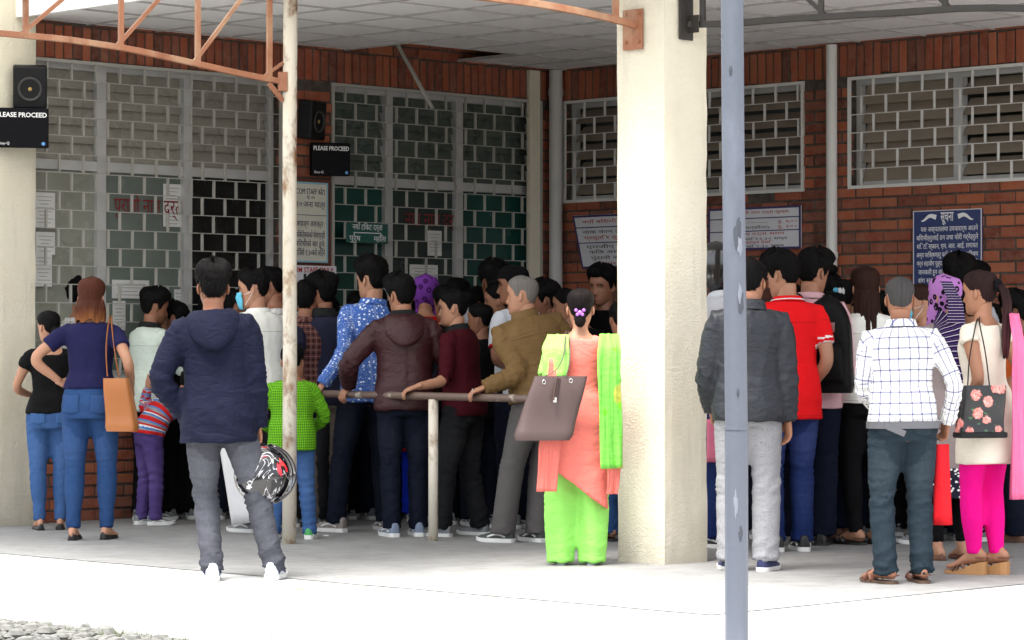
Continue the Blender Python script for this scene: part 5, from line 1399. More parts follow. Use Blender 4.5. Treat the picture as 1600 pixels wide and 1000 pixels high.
PEOPLE = {}
def person(s):
    loc = V(s['loc']); phi = R(s.get('face', 0)); Rz = Matrix.Rotation(phi, 3, 'Z'); inv = Rz.inverted()
    root = empty('person', loc, phi); tag(root, s['label'], 'person', s.get('group'))
    toL = lambda w_: inv @ (V(w_) - loc)
    for key in ('L', 'R'):
        a = s.get(key)
        if a and 'px' in a:
            a = dict(a); x, y, dz = a['px']; a['t'] = toL(P(x, y, loc.y + dz)); s[key] = a
        if a and 'rail' in a: a = dict(a); a['t'] = toL(rail_at(a['rail']) + V((0, .02, .052))); s[key] = a
        if a and 'wdir' in a: a['dir'] = inv @ V(a['wdir'])
        if a and 'wthumb' in a: a['thumb'] = inv @ V(a['wthumb'])
        if a and 'whint' in a: a['hint'] = inv @ V(a['whint'])
    k = skeleton(s); H = k.H; s['k'] = k; s['root'] = root; s['toW'] = lambda p: loc + Rz @ V(p); s['toL'] = toL
    seed = s['seed']; vx = s.get('vx', .014); tone = TONE[s.get('tone', 'a')]; thin = .93
    low, upg = s.get('low', 'trousers'), s.get('up', 'tee')
    heel = .0
    skt = 1.0 if low == 'legging' else 1.0
    # ---- body: one continuous figure
    pt = Parts(); torso_rings(k, pt, -.008, -.2, 1.04)
    for i, arm in enumerate(k.arms):
        pts, fr = arm_pts(k, arm, 1.0); pt.limb(1 + i, pts, [interp(ARM_R, x) * H * (.9 + .1 * k.bw) * (1 if k.sx == 'm' else .90) for x in fr], V((0, 1, 0)), n=12)
    for i, leg in enumerate(k.legs):
        pts, fr = leg_pts(k, leg, 1.0); rr = [interp(LEG_R, x) * H * .95 for x in fr]
        pt.limb(3 + i, pts, rr, V((0, 1, 0)), n=12)
        a, kn, c, yr, sg = leg; fd = V((-math.sin(yr), math.cos(yr), 0)); X = V((math.cos(yr), math.sin(yr), 0)); ft = .158 * H; h0 = c.z - k.ank
        if s.get('shoe', ('sneaker',))[0] in ('flat', 'sandal', 'wedge'):
            hl = .06 if s['shoe'][0] == 'wedge' else 0
            b0 = h0 + (.022 if s['shoe'][0] != 'flat' else .010)
            rings = [ellipse(c + fd * y * ft + V((0, 0, -c.z + b0 + z + hl * float(np.interp(y, [-.26, .1, .45], [.8, .6, .1])))), X, V((0, 0, 1)), a_ * ft * (.84 if s['shoe'][0] == 'flat' else 1), b_ * ft * (.9 if s['shoe'][0] == 'flat' else 1), 10) for y, z, a_, b_ in ((-.27, .03, .05, .07), (-.22, .035, .11, .13), (-.05, .05, .12, .2), (.12, .045, .12, .17), (.3, .03, .15, .11), (.45, .02, .165, .075), (.58, .016, .14, .055), (.66, .012, .06, .03))]
            pt.mb.loft(rings)
    # neck
    hb = k.hc + k.hrot @ V((0, -.022, -.045)) * k.hs
    nr_ = (.0335 if k.sx == 'm' else .029) * H
    pt.mb.tube([k.spine(.93), k.nb, lerp(k.nb, hb, .5), hb], [nr_ * 1.25, nr_ * 1.08, nr_ * .98, nr_ * 1.0], 14)
    def body_done(v, f, pt=pt):
        col = np.tile(np.array(tone), (len(v), 1)); vv = [v]; ff = list(f); cc = [col]; b = len(v)
        Hm = np.array(k.hrot); hc = np.array(k.hc)
        hv = HEAD_V.copy(); fx = s.get('facew', 1.0); hv[:, 0] *= fx
        hcol = np.tile(np.array(tone), (len(hv), 1)); x, y, z = HEAD_V.T; fr = y > .03
        g = lambda a, m, sd_: np.exp(-((a - m) / sd_) ** 2)
        lip = fr * np.clip(g(x, 0, .020) ** .7 * (g(z, -.064, .006) + g(z, -.077, .007)), 0, 1); hcol = hcol * (1 - lip[:, None] * .75) + np.array((.28, .075, .060)) * lip[:, None] * .75
        brow = fr * (np.abs(np.abs(x) - .032) < .020) * (np.abs(z - .0215 + .12 * np.abs(np.abs(x) - .026)) < .0055); hcol[brow > 0] = np.array(tone) * .22
        eye = fr * (np.abs(np.abs(x) - .031) < .0125) * (np.abs(z - .002) < .0045); hcol[eye > 0] = (.12, .085, .07)
        if s.get('stubble'):
            sb = np.clip((-.045 - z) / .02, 0, 1) * (y > 0); hcol = hcol * (1 - .35 * sb[:, None])
        if s.get('hair') in ('crop',):
            pass
        hv = (hv * k.hs) @ Hm.T + hc; vv.append(hv); cc.append(hcol); ff += [tuple(i + b for i in q) for q in HEAD_F]; b += len(hv)
        ev = (EAR_V * k.hs) @ Hm.T + hc; vv.append(ev); cc.append(np.tile(np.array(tone) * .95, (len(ev), 1))); ff += [tuple(i + b for i in q) for q in EAR_F]; b += len(ev)
        for arm in k.arms:
            cl, sh, el, wr, sg, hn, hd, th = arm
            Y = (hd if hd is not None else (wr - el)).normalized(); X = (th - Y * th.dot(Y)); X = X.normalized() if X.length > 1e-3 else Y.orthogonal().normalized()
            Zc = X.cross(Y) * (1 if sg < 0 else -1); Mx = np.array(Matrix((X, Y, Zc)).transposed()); hsz = H / 1.72 * (1.0 if k.sx == 'm' else .92) * (1.05 if k.kid else 1)
            hv_, hf = HANDS[hn]; q = (hv_ * hsz) @ Mx.T + np.array(wr - Y * .012)
            vv.append(q); cc.append(np.tile(np.array(tone) * .97, (len(q), 1)))
            ff += [tuple(i + b for i in (p if sg < 0 else p[::-1])) for p in hf]; b += len(q)
        make_mesh('body', np.concatenate(vv), ff, SKIN, root, col=np.concatenate(cc))
    want(pt.mb, .016, 2, body_done)
    # ---- lower garment
    if low != 'none':
        pt = Parts(); lm = C[s['lowm']]
        off = {'jeans': .010, 'trousers': .014, 'legging': .004, 'skinny': .006, 'salwar': .03, 'skirt': .03}[low]
        if low == 'skirt':
            zb = s.get('skirt_z', .12)
            rings = []
            for t in np.linspace(0, 1, 14):
                z = lerp(k.hip.z + .12, zb, t); a = lerp(.095 * H, .135 * H, t ** .7) * k.bw; b_ = lerp(.072 * H, .11 * H, t)
                c = V((k.hip.x, k.hip.y - .01, z)); rings.append(ellipse(c, V((1, 0, 0)), V((0, 1, 0)), a, b_, 28)); pt.ring(0, c, (1, 0, 0), (0, 1, 0), a, b_, t * (k.hip.z - zb))
            pt.mb.loft(rings)
        else:
            torso_rings(k, pt, min(off, .010) * .5, -.2, s.get('waist', .30 if k.sx == 'm' else .36))
            for i, leg in enumerate(k.legs):
                fr_end = s.get('leg_end', 1.0); pts, fr = leg_pts(k, leg, fr_end)
                if low in ('jeans', 'trousers', 'salwar') and 'leg_end' not in s: pts.append(pts[-1] + V((0, 0, -(.022 if low != 'salwar' else .052)))); fr.append(1.0)
                rr = []
                for x in fr:
                    base = interp(LEG_R, x) * H
                    if low == 'jeans': r_ = max(base + off, interp([(0, .0), (.45, .042), (.75, .038), (.95, .0385), (1, .040)], x) * H)
                    elif low == 'trousers': r_ = max(base + off, interp([(0, .0), (.45, .048), (.8, .046), (1, .047)], x) * H)
                    elif low == 'salwar': r_ = interp([(0, .062), (.3, .070), (.7, .070), (.95, .062), (1, .058)], x) * H
                    elif low == 'skinny': r_ = base + off + (.004 if x > .9 else 0)
                    else: r_ = base + off
                    rr.append(r_ * s.get('legw', 1.0))
                pt.limb(3 + i, pts, rr, V((0, 1, 0)), n=18)
                if s.get('stack') or low in ('jeans', 'trousers'):
                    pass
        def low_done(v, f, pt=pt, lm=lm):
            amp = {'jeans': .0078, 'trousers': .0066, 'legging': .0014, 'skinny': .0034, 'salwar': .006, 'skirt': .010}[low] * s.get('foldl', 1)
            lg = k.legs[0]; Lk = (lg[1] - lg[0]).length
            j = {3: ((Lk, .09), (.03, .07)), 4: ((Lk, .09), (.03, .07))}
            v2, p, u, th, pat = fold(pt, v, f, amp, seed + 31, j, long_=.3 if low == 'skirt' else 0, ends=1.0 if low in ('jeans', 'trousers', 'skinny') else None, seatk=.3 if low != 'skirt' else 1)
            if low == 'salwar':
                nrm = vnormals(v2, f); v2 = v2 + nrm * (.005 * np.sin(th * 4 + u * 2.5 + 1.5 * np.sin(u * 5)) * (p >= 3) * np.clip((u - .12) * 5, 0, 1))[:, None]
            fd = np.where(p >= 3, np.exp(-((u - .24) / .17) ** 2) + .5 * np.exp(-((u - .62) / .14) ** 2), .35) * (.7 + .3 * np.cos(th * 2)); pat[:, 2] = np.clip(fd, 0, 1)
            o = make_mesh({'legging': 'leggings', 'salwar': 'trousers', 'skirt': 'skirt'}.get(low, 'jeans' if lm.name.endswith('denim') else 'trousers'), v2, f, lm, root, pat)
            if lm.name.endswith('denim') and low in ('jeans', 'skinny'): pockets(o, k, s)
        want(pt.mb, vx, 3, low_done)
    # ---- upper garment
    if upg != 'none':
        um = C[s['upm']]; pt = Parts()
        off = {'tee': .010, 'polo': .012, 'shirt': .015, 'jacket': .028, 'kurta': .012, 'short': .013}[upg] + s.get('uoff', 0)
        t0 = s.get('hem', {'tee': -.06, 'polo': -.20, 'shirt': -.18, 'jacket': -.22, 'kurta': -.2, 'short': -.15}[upg])
        neck = s.get('neck', 1.01 if upg in ('tee', 'kurta') else 1.03)
        def ext(t, a, b):
            if upg == 'jacket':
                a = max(a, (.092 if k.sx == 'm' else .085) * H * k.bw + off) if t < .8 else a
                b = max(b, .066 * H + off) if t < .8 else b
            elif upg in ('shirt', 'polo', 'short'):
                a = max(a, (.092 if k.sx == 'm' else .080) * H * k.bw + off * .8) if t < .8 else a; b = max(b, .064 * H + off * .8) if t < .8 else b
            return a, b
        zb = s.get('kurta_z')
        if zb is not None: t0 = -.1
        torso_rings(k, pt, off, t0, neck, extra=ext, flare=s.get('flare', .25 if upg in ('jacket', 'shirt', 'polo') else .1))
        if zb is not None:      # long kurta panels below the hip
            rings = []; Lt = pt.L[0]
            for t in np.linspace(0, 1, 12):
                z = lerp(k.hip.z + .02, zb, t); a = lerp(.106 * H, .118 * H * s.get('kflare', 1.0), t) * k.bw + off; b_ = lerp(.080 * H, .085 * H * s.get('kflare', 1.0), t) + off * .5
                c = V((k.hip.x, k.hip.y - .006 * H, z)); Xk = k.rot(0) @ V((1, 0, 0)); Yk = k.rot(0) @ V((0, 1, 0))
                el_ = ellipse(c, Xk, Yk, a, b_, 26, .85)
                if s.get('slant'): el_ = [q_ + V((0, 0, -s['slant'] * t * (q_ - c).dot(Xk))) for q_ in el_]
                rings.append(el_); pt.ring(0, c, Xk, Yk, a, b_, Lt + t * (k.hip.z - zb))
            pt.mb.loft(rings)
        sl = s.get('sleeve', {'tee': .30, 'polo': .36, 'shirt': .98, 'jacket': 1.01, 'kurta': .34, 'short': .4}[upg])
        sls = sl if hasattr(sl, '__len__') else (sl, sl)
        Ls_ = {}
        for i, arm in enumerate(k.arms):
            if sls[i] <= 0: continue
            pts, fr = arm_pts(k, arm, sls[i]); rr = []
            for j, x in enumerate(fr):
                r_ = interp(ARM_R, x) * H * (.9 + .1 * k.bw) * (1 if k.sx == 'm' else .9) + off * (.9 if upg == 'jacket' else .55)
                if upg in ('tee', 'polo', 'short', 'kurta') and j > 1: r_ += .005 + .006 * x / max(.1, sls[i])
                if upg in ('shirt', 'jacket') and x > .8: r_ = max(r_, .026 * H + off * .3)
                if j == 0: r_ *= .95
                rr.append(r_)
            pt.limb(1 + i, pts, rr, V((0, 1, 0)), n=16); Ls_[1 + i] = pts
        def up_done(v, f, pt=pt, um=um, off=off):
            amp = {'tee': .0060, 'polo': .006, 'shirt': .0076, 'jacket': .0090, 'kurta': .005, 'short': .0065}[upg] * s.get('foldu', 1)
            arm = k.arms[0]; La = (arm[2] - arm[1]).length + (arm[1] - arm[0]).length
            j = {1: ((La, .08), (.10, .05)), 2: ((La, .08), (.10, .05))}
            v2, p, u, th, pat = fold(pt, v, f, amp, seed, j, long_=.35 if upg in ('jacket', 'kurta') else .1, ends=.8 if upg in ('shirt', 'jacket') else None)
            mats = [um]; mi = None
            if s.get('trimm'):       # coloured sleeve ends
                mats.append(C[s['trimm']]); Ld = pt.L; lim = np.zeros(len(v2), bool)
                for pid in (1, 2):
                    if pid in Ld: lim |= (p == pid) & (u > Ld[pid] - s.get('trimw', .022)) & (u < Ld[pid] + .02)
                fi = np.array([all(lim[i] for i in q) for q in f]); mi = fi.astype(int).tolist()
            pat[:, 2] = np.array([pt.L[int(q)] for q in p]) - u
            if zb is not None: pat[:, 1] = (k.hip.z + .3) - v2[:, 2] if False else pt.L[0] - u; 
            nm = {'tee': 'tee_shirt', 'polo': 'polo_shirt', 'shirt': 'shirt', 'jacket': 'jacket', 'kurta': 'kurta', 'short': 'shirt'}[upg]
            o = make_mesh(nm, v2, f, mats, root, pat, mi=mi); s['upper_obj'] = o
            if s.get('collar'): collar(k, s, o)
            if s.get('hood'): hood(k, s, o)
        want(pt.mb, vx, 2, up_done)
    # ---- hair or headwear
    st = s.get('hair', 'short'); Hm = np.array(k.hrot); hc = np.array(k.hc)
    def put_hair(style, mat, name):
        v, f, pat = hair_mesh(style, seed * 3 + 1, k.kid); v = v.copy(); v[:, 0] *= s.get('facew', 1.0); q = (v * k.hs) @ Hm.T + hc
        return make_mesh(name, q, f, mat, root, pat)
    if st in ('hijab',): put_hair('hijab', C[s['hairm']], 'headscarf')
    elif st == 'helmet': put_hair('helmet', s['hairm'], 'helmet')
    elif st == 'cap':
        put_hair('crop', HAIR['black'], 'hair'); o = put_hair('cap', s['hairm'], 'cap')
        mb = MB(); rows = []
        for r_ in (0, 1):
            rows.append([V((.068 * math.sin(a), .07 + (.02 if r_ == 0 else .085) * math.cos(a) + .0, .050 - .018 * r_ - .02 * abs(math.sin(a)) * (1 - r_))) for a in np.linspace(-1.35, 1.35, 13)])
        top = rows; v = [q for rw in rows for q in rw] + [q + V((0, 0, -.006)) for rw in rows for q in rw]; n_ = 13; f = []
        for i in range(n_ - 1): f += [(i, i + 1, n_ + i + 1, n_ + i), (2 * n_ + i, 3 * n_ + i, 3 * n_ + i + 1, 2 * n_ + i + 1), (n_ + i, n_ + i + 1, 3 * n_ + i + 1, 3 * n_ + i)]
        q = (v3(v) * k.hs) @ Hm.T + hc; make_mesh('brim', q, f, s['hairm'], o, pat=q * 0)
    else:
        if s.get('fade'): put_hair('crop', HAIR['fade'], 'hair'); put_hair(st, HAIR[s.get('hairc', 'black')], 'hair') if st != 'crop' else None
        else: put_hair(st, HAIR[s.get('hairc', 'black')], 'hair')
    def headpt(p): return V(hc + (Hm @ (np.array(p) * k.hs)))
    s['headpt'] = headpt
    if s.get('mask'):
        zz = np.linspace(-.118, -.012, 9); tt = np.radians(np.linspace(-66, 66, 19)); v = []; f = []
        for z in zz:
            lim = float(np.interp(z, [-.118, -.06, -.012], [.75, 1, .92]))
            x, y, z_ = head_xyz(np.full(19, z), tt * lim); base = np.interp(z, [-.118, -.09, -.045, -.012], [.092, .101, .110, .098])
            y2 = np.maximum(y, base * np.cos(tt * lim) ** .8); ed = np.exp(-((z + .063) * 60 % 1.0 - .5) ** 2 * 30) * .0015
            for a, b_, c_ in zip(x * 1.05, y2 + .006 + ed, z_): v.append((a, b_, c_))
        for i in range(8):
            for j in range(18): f.append((i * 19 + j, i * 19 + j + 1, (i + 1) * 19 + j + 1, (i + 1) * 19 + j))
        q = (np.array(v) * k.hs) @ Hm.T + hc; o = make_mesh('face_mask', q, f, C[s['mask']], root, pat=q)
        sd_ = o.modifiers.new('t', 'SOLIDIFY'); sd_.thickness = .002
        for sg in (-1, 1):
            mb = MB()
            for z0 in (-.03, -.095): mb.tube([headpt((sg * .064, .045, z0)), headpt((sg * .074, .010, (z0 - .012) / 2)), headpt((sg * .080, -.020, -.012))], .0018, 5)
            o2 = mb.build('ear_loop', C['mask_black'] if s['mask'] == 'black' else C['white_trim'], o)
    # ---- shoes
    sk, sm, so = s.get('shoe', ('sneaker', 'grey', 'white'))
    for leg in k.legs:
        a, kn, c, yr, sg = leg
        shoe(sk, H, root, c, yr, SHOE[sm], SOLE[so], k.ank, sg)
    PEOPLE[s['id']] = s
    return s
def pockets(o, k, s):
    """two back pockets and a waistband seam pressed onto the jeans"""
    if not s.get('pockets'): return
    m = o.data.materials[0]; verts = np.array([tuple(v.co) for v in o.data.vertices]); yb = None
    for sg in (-1, 1):
        c0 = k.rot(0) @ V((sg * .056 * k.H, 0, 0)); cz = k.hip.z - .006 * k.H
        Xd = k.rot(0) @ V((1, 0, 0)); Yd = k.rot(0) @ V((0, 1, 0)); mb = MB(); n_ = 7; g = []
        for i in range(n_):
            for j in range(n_):
                u, w_ = (i / (n_ - 1) - .5) * .115 * k.H / 1.7, (j / (n_ - 1) - .5) * .13 * k.H / 1.7
                if j == 0: w_ += abs(u) * .35
                q = k.hip + c0 + Xd * u; q.z = cz + w_
                rel = verts - np.array(q); lat = rel @ np.array(Xd); back = -(rel @ np.array(Yd)); sel = (np.abs(lat) < .014) & (np.abs(rel[:, 2]) < .014)
                bk = back[sel].max() if sel.any() else .1
                g.append(q - Yd * (bk + .0004))
        f = [(i * n_ + j, i * n_ + j + 1, (i + 1) * n_ + j + 1, (i + 1) * n_ + j) for i in range(n_ - 1) for j in range(n_ - 1)]
        pat = np.array([(0, 0, .5)] * len(g)); q = make_mesh('pocket', v3(g), f, m, o, pat); sd_ = q.modifiers.new('t', 'SOLIDIFY'); sd_.thickness = .003; sd_.offset = 0
def hood(k, s, parent):
    q = k.H / 1.7; n_ = 25; Rm = k.rot(.97); base = k.spine(1.0); rows = []; w_ = k.bw
    for rx, ry, z0, zc in ((.070, .062, .040, .0), (.086, .080, .052, -.004), (.120, .122, .046, -.006), (.150 * w_, .162, .014, -.030), (.162 * w_, .186, -.020, -.085), (.156 * w_, .190, -.034, -.135), (.128 * w_, .172, -.036, -.152), (.100, .120, -.022, -.120)):
        row = []
        for a in np.linspace(-128, 128, n_):
            c, si = math.cos(R(a)), math.sin(R(a)); cc = max(0, c)
            z = z0 + zc * cc ** 1.3 + .006 * noise.noise((a * .05, z0 * 40, s['seed'])); g = 1 + .05 * noise.noise((a * .035, z0 * 25, s['seed'] + 3))
            row.append(base + Rm @ V((si * rx * q * g, -c * ry * q * g - .004, z * q)))
        rows.append(row)
    mb = MB(); mb.loft(rows, cap=False, closed_u=False); me = mb.mesh('hood'); v = np.array([tuple(x.co) for x in me.vertices]); f = [tuple(p.vertices) for p in me.polygons]
    o = make_mesh('hood', v, f, C[s['upm']], parent, pat=v); sb = o.modifiers.new('s', 'SUBSURF'); sb.levels = 1; sb.render_levels = 1
def collar(k, s, parent):
    H = k.H; mb = MB(); kind = s['collar']; n_ = 22; r0 = (.040 if k.sx == 'm' else .035) * H
    ht = {'shirt': .042, 'polo': .034, 'band': .030, 'jacket': .060, 'crew': .012}[kind]; rings = []
    base = k.spine(1.015) + k.rot(.97) @ V((0, -.010, .002)); ax = (k.rot(.97) @ V((0, 0, 1)) * .55 + (k.hc - k.nb).normalized() * .45).normalized()
    X = k.rot(1) @ V((1, 0, 0)); Y = ax.cross(X).normalized() * 1
    if Y.dot(k.rot(1) @ V((0, 1, 0))) < 0: Y = -Y
    prof = [(1.10, 0), (1.06, ht * .6), (1.08, ht), (1.17, ht * .98), (1.27, ht * .45), (1.36, .002)] if kind in ('shirt', 'polo', 'jacket') else [(1.12, -.004), (1.05, ht * .6), (1.04, ht), (1.10, ht), (1.20, ht * .4), (1.24, -.006)]
    for m_, h in prof:
        rings.append([base + X * (r0 * m_ * math.sin(a) * 1.06) + Y * (r0 * m_ * math.cos(a) * (1.12 if math.cos(a) > 0 else .98)) + ax * (h - .016 * max(0, math.cos(a)) * 1.6) for a in np.linspace(0, 2 * PI, n_, endpoint=False)])
    mb.loft(rings, cap=False)
    cm = C[s.get('collarm', s['upm'])]; me = mb.mesh('collar'); v = np.array([tuple(x.co) for x in me.vertices]); f = [tuple(p.vertices) for p in me.polygons]
    o = make_mesh('collar', v, f, cm, parent, pat=v); sb = o.modifiers.new('s', 'SUBSURF'); sb.levels = 1; sb.render_levels = 1
    if s.get('collartrim'):
        m2 = MB(); rr = [base + X * (r0 * 1.33 * math.sin(a) * 1.06) + Y * (r0 * 1.33 * math.cos(a) * (1.12 if math.cos(a) > 0 else .98)) + ax * (.012 - .016 * max(0, math.cos(a)) * 1.6) for a in np.linspace(0, 2 * PI, 26, endpoint=False)]
        m2.tube(rr, .0038, 6, closed=True); q = m2.build('trim', C[s['collartrim']], o, True)
# ================================================================== the crowd
CROWD = []
def who(id, label, px, fy, top, **k):
    g = G(px, fy); d = g.y; sc = F / d
    k['loc'] = (g.x, g.y, 0); k['label'] = label; k['id'] = id; k['seed'] = k.get('seed', len(CROWD) * 7 + 3)
    if 'H' not in k: k['H'] = (CH + (545 - top) / sc - .02) * k.get('hk', 1.0)
    CROWD.append(k); return k
UPZ = (0, 0, 1)
# --- queue at the ticket windows
who('girl_black', 'girl in a black scoop-back top and light blue jeans next to the cream column', 76, 829, 484, face=12, sex='f', hy=28, up='tee', upm='black_tee', hem=.02, neck=.90, sleeve=.2, low='skinny', lowm='jean_light', hair='bun', shoe=('flat', 'black', 'black'), tone='c', feet=[(-.07, 0, 10), (.09, .03, -6)], L=dict(t=(-.10, .24, .90), hint=(-1, -.9, -.3)), R=dict(t=(.10, .24, .95), hint=(.6, -1, -.4)), pockets=1)
who('woman_navy', 'woman with auburn bob in a navy tee and blue jeans, one hand on her hip', 140, 844, 434, face=-6, sex='f', bw=1.04, up='tee', upm='navy_tee', hem=.17, low='skinny', lowm='jean_mid', hair='bob', hairc='brown', tone='c', shoe=('flat', 'black', 'black'), vx=.012, feet=[(-.095, -.06, 6), (.105, .03, -8)], L=dict(px=(96, 598, .02), hint=(-1, -.5, .1), hand='flat', wdir=(.8, .3, -.35), wthumb=(0, .6, .8)), R=dict(px=(206, 604, -.02), hint=(.4, -1, 0)), pockets=1, hp=2)
who('man_behind_bob', 'black-haired man at the window half hidden by the auburn bob', 108, 813, 434, face=0, up='shirt', upm='white_check', lowm='jean_dark', hair='thick')
who('mint', 'young man in a pale mint shirt turning to the ticket window grille', 232, 814, 452, face=-48, hy=-12, hp=10, up='shirt', upm='mint_shirt', collar='shirt', collarm='collar_dark', lowm='black', hair='thick', stubble=1, tone='b', R=dict(t=(.12, .34, 1.08), hint=(.6, -1, -.5)), L=dict(t=(-.15, .36, 1.10), hint=(-.6, -1, -.5)))
who('kid_bent', 'child in a red and blue striped sweater bending forward in purple jeans', 226, 821, 560, H=1.24, kid=1, face=-62, lean=62, hp=30, up='shirt', upm='kid_stripe', hem=.0, low='jeans', lowm='purple_trouser', legw=1.02, shoe=('sneaker', 'grey', 'white'), feet=[(-.08, .0, 4), (.10, .05, -12)], L=dict(px=(232, 604, .22), hint=(0, 0, -1)), R=dict(t=(.12, .62, .75), hint=(0, 0, -1)))
who('navy_jacket', 'man in a navy hooded jacket and faded grey jeans holding a motorcycle helmet', 366, 907, 402, face=4, hy=6, hp=2, up='jacket', upm='navy_jacket', hem=-.27, hood=1, low='jeans', lowm='jean_grey', hair='spiky', tone='b', vx=.011, legw=1.0, absf=1, feet=[(-.115, -.02, 4), (.205, .03, -14)], hip=(-.085, .0), roll=-4, L=dict(px=(292, 650, .02), hint=(-1, -.45, .25), hand='flat', wdir=(.75, .4, -.5), wthumb=(0, .8, .6)), R=dict(px=(404, 668, .04), hint=(.5, -1, 0), hand='grip'), shoe=('sneaker', 'white', 'white'), pockets=1, foldl=1.5, bw=.99)
who('mask_white', 'man in a white shirt and blue face mask waiting behind the navy jacket man', 404, 832, 420, face=42, hy=38, hp=6, up='shirt', upm='white_shirt', lowm='jean_char', hair='short', fade=1, mask='mask', tone='c', collar='band')
who('white_check', 'man in a white windowpane check shirt looking down beside the cream pole', 434, 820, 416, face=50, hy=25, hp=16, up='shirt', upm='white_check', lowm='jean_dark', hair='short', stubble=1, tone='b')
who('green_kid', 'boy in a green gingham shirt and light blue jeans behind the cream pole', 457, 843, 540, H=1.27, kid=1, face=2, hp=14, up='shirt', upm='green_check', hem=-.16, uoff=.006, low='jeans', lowm='jean_light', hair='short', shoe=('sneaker', 'green', 'white'), R=dict(t=(.10, .20, .70), hint=(1, -.5, -.3)), L=dict(t=(-.14, .20, .70), hint=(-1, -.5, -.3)), absf=1, feet=[(-.12, .0, 6), (.11, 0, -10)], vx=.012, pockets=1)
who('brown_plaid', 'man in a brown plaid shirt seen just past the cream pole', 478, 824, 441, face=4, hy=-22, hp=10, up='shirt', upm='brown_plaid', collar='shirt', lowm='jean_char', hair='thick', tone='b')
who('slate_polo', 'man in a slate navy polo with a grey collar leaning on the queue rail', 510, 824, 429, face=8, hy=36, up='polo', upm='slate_polo', collar='jacket', collarm='collar_dark', sleeve=.46, hem=-.14, low='trousers', lowm='beige_trouser', hair='thick', stubble=1, tone='b', L=dict(rail=470, hint=(-.6, -.6, -.8)), feet=[(-.10, 0, 8), (.07, .05, -5)])
who('floral', 'tall man in a blue floral shirt stretching one arm to the queue rail', 590, 831, 404, H=1.81, face=10, hy=38, roll=5, up='shirt', upm='floral_blue', hem=-.15, collar='shirt', low='jeans', lowm='jean_dark', hair='thick', tone='c', absf=1, feet=[(-.28, -.03, 40), (.06, .06, 5)], hip=(-.06, .02), L=dict(rail=503, hint=(-.3, -.4, -1), hand='over', wdir=(-.5, -.5, -.6), wthumb=(-.5, .6, 0)), shoe=('sneaker', 'orange', 'white'), bw=.95)
who('maroon_jacket', 'man in a maroon hooded jacket and black mask resting a hand on the rail', 630, 839, 431, face=6, hy=28, hp=8, roll=-2, up='jacket', upm='maroon_jacket', hem=-.13, hood=1, low='jeans', lowm='jean_dark', hair='thick', mask='black', tone='a', vx=.012, absf=1, feet=[(-.075, -.03, 18), (.10, .02, 4)], L=dict(rail=545, hint=(-.8, -.6, -.5), hand='over', wdir=(-.55, -.35, -.75), wthumb=(-.5, .6, 0)), R=dict(px=(672, 612, .22), hint=(1, -.6, -.2)), shoe=('sneaker', 'greyblue', 'white'), collar='jacket', collarm='collar_dark', bw=1.0)
who('purple_hijab', 'woman in a purple printed headscarf behind the maroon jacket', 664, 816, 429, face=-8, sex='f', up='kurta', upm='red', kurta_z=.5, low='trousers', lowm='blue_track', hair='hijab', hairm='purple_scarf', hsc=1.05)
who('maroon_shirt', 'young man in a maroon shirt in profile with a forearm along the rail', 716, 838, 449, face=66, hy=12, lean=9, up='shirt', upm='maroon_shirt', sleeve=.58, collar='shirt', collarm='collar_dark', hem=-.12, low='jeans', lowm='jean_char', legw=1.08, hair='short', fade=1, tone='c', vx=.012, absf=1, feet=[(-.12, .06, -8), (.12, -.10, -14)], hip=(.0, -.04), L=dict(rail=650, hint=(0, -.2, -1), hand='over', wdir=(-1, -.15, -.35), wthumb=(-.1, .9, .1)), shoe=('slip', 'grey', 'white'), foldl=1.2)
who('laughing', 'smiling woman in profile between the maroon shirt and the old man', 786, 816, 442, face=68, hy=14, sex='f', up='kurta', upm='black', kurta_z=.5, lowm='black', hair='tied', tone='a')
who('cap_man', 'man in a black baseball cap and white tee with a red cuff', 810, 826, 414, face=50, hy=32, up='tee', upm='white_tee', trimm='red_trim', sleeve=.42, lowm='jean_dark', low='jeans', hair='cap', hairm=C['black'], tone='b', L=dict(px=(800, 575, -.02), hint=(-1, -.3, -.2)))
who('tall_dark', 'tall man with thick black hair behind the capped man', 774, 813, 411, face=22, up='shirt', upm='grey_tee', lowm='jean_dark', hair='thick', tone='d')
who('old_man', 'grey-haired old man in a khaki jacket leaning on the queue rail', 826, 848, 437, H=1.70, face=22, hy=48, lean=15, roll=-12, hp=2, up='jacket', upm='khaki_jacket', hem=.0, collar='jacket', low='trousers', lowm='grey_trouser', hair='crop', hairc='grey', tone='c', stubble=0, vx=.012, absf=1, feet=[(-.16, .03, 40), (.06, .0, 10)], hip=(.07, -.06), L=dict(rail=756, hint=(-.3, -.3, -1), hand='over', wdir=(-1, -.15, -.35), wthumb=(-.1, .9, .1)), R=dict(t=(.26, .12, .92), hint=(.6, -1, 0)), shoe=('sneaker', 'darkgreen', 'white'), bw=1.12, foldl=.7)
who('green_coral', 'woman in a coral kurta and lime green trousers carrying a brown tote', 900, 884, 449, face=-3, roll=3.5, sex='f', bw=.97, up='kurta', upm='coral', trimm='lime', trimw=.40, kurta_z=.45, slant=.75, kflare=.96, sleeve=.46, uoff=.002, low='salwar', legw=.84, lowm='lime', hair='clip', hairc='soft', tone='c', vx=.012, shoe=('flat', 'grey', 'grey'), L=dict(px=(872, 625, .10), hint=(-.4, -1, -.2)), R=dict(px=(946, 640, .16), hint=(.4, -1, 0)), feet=[(-.095, 0, 6), (.10, .01, -6)], neck=.965)
who('dark_mid', 'man with short black hair beside the cap behind the khaki jacket', 862, 818, 441, face=60, hy=10, up='shirt', upm='black', lowm='jean_dark', hair='thick', tone='b')
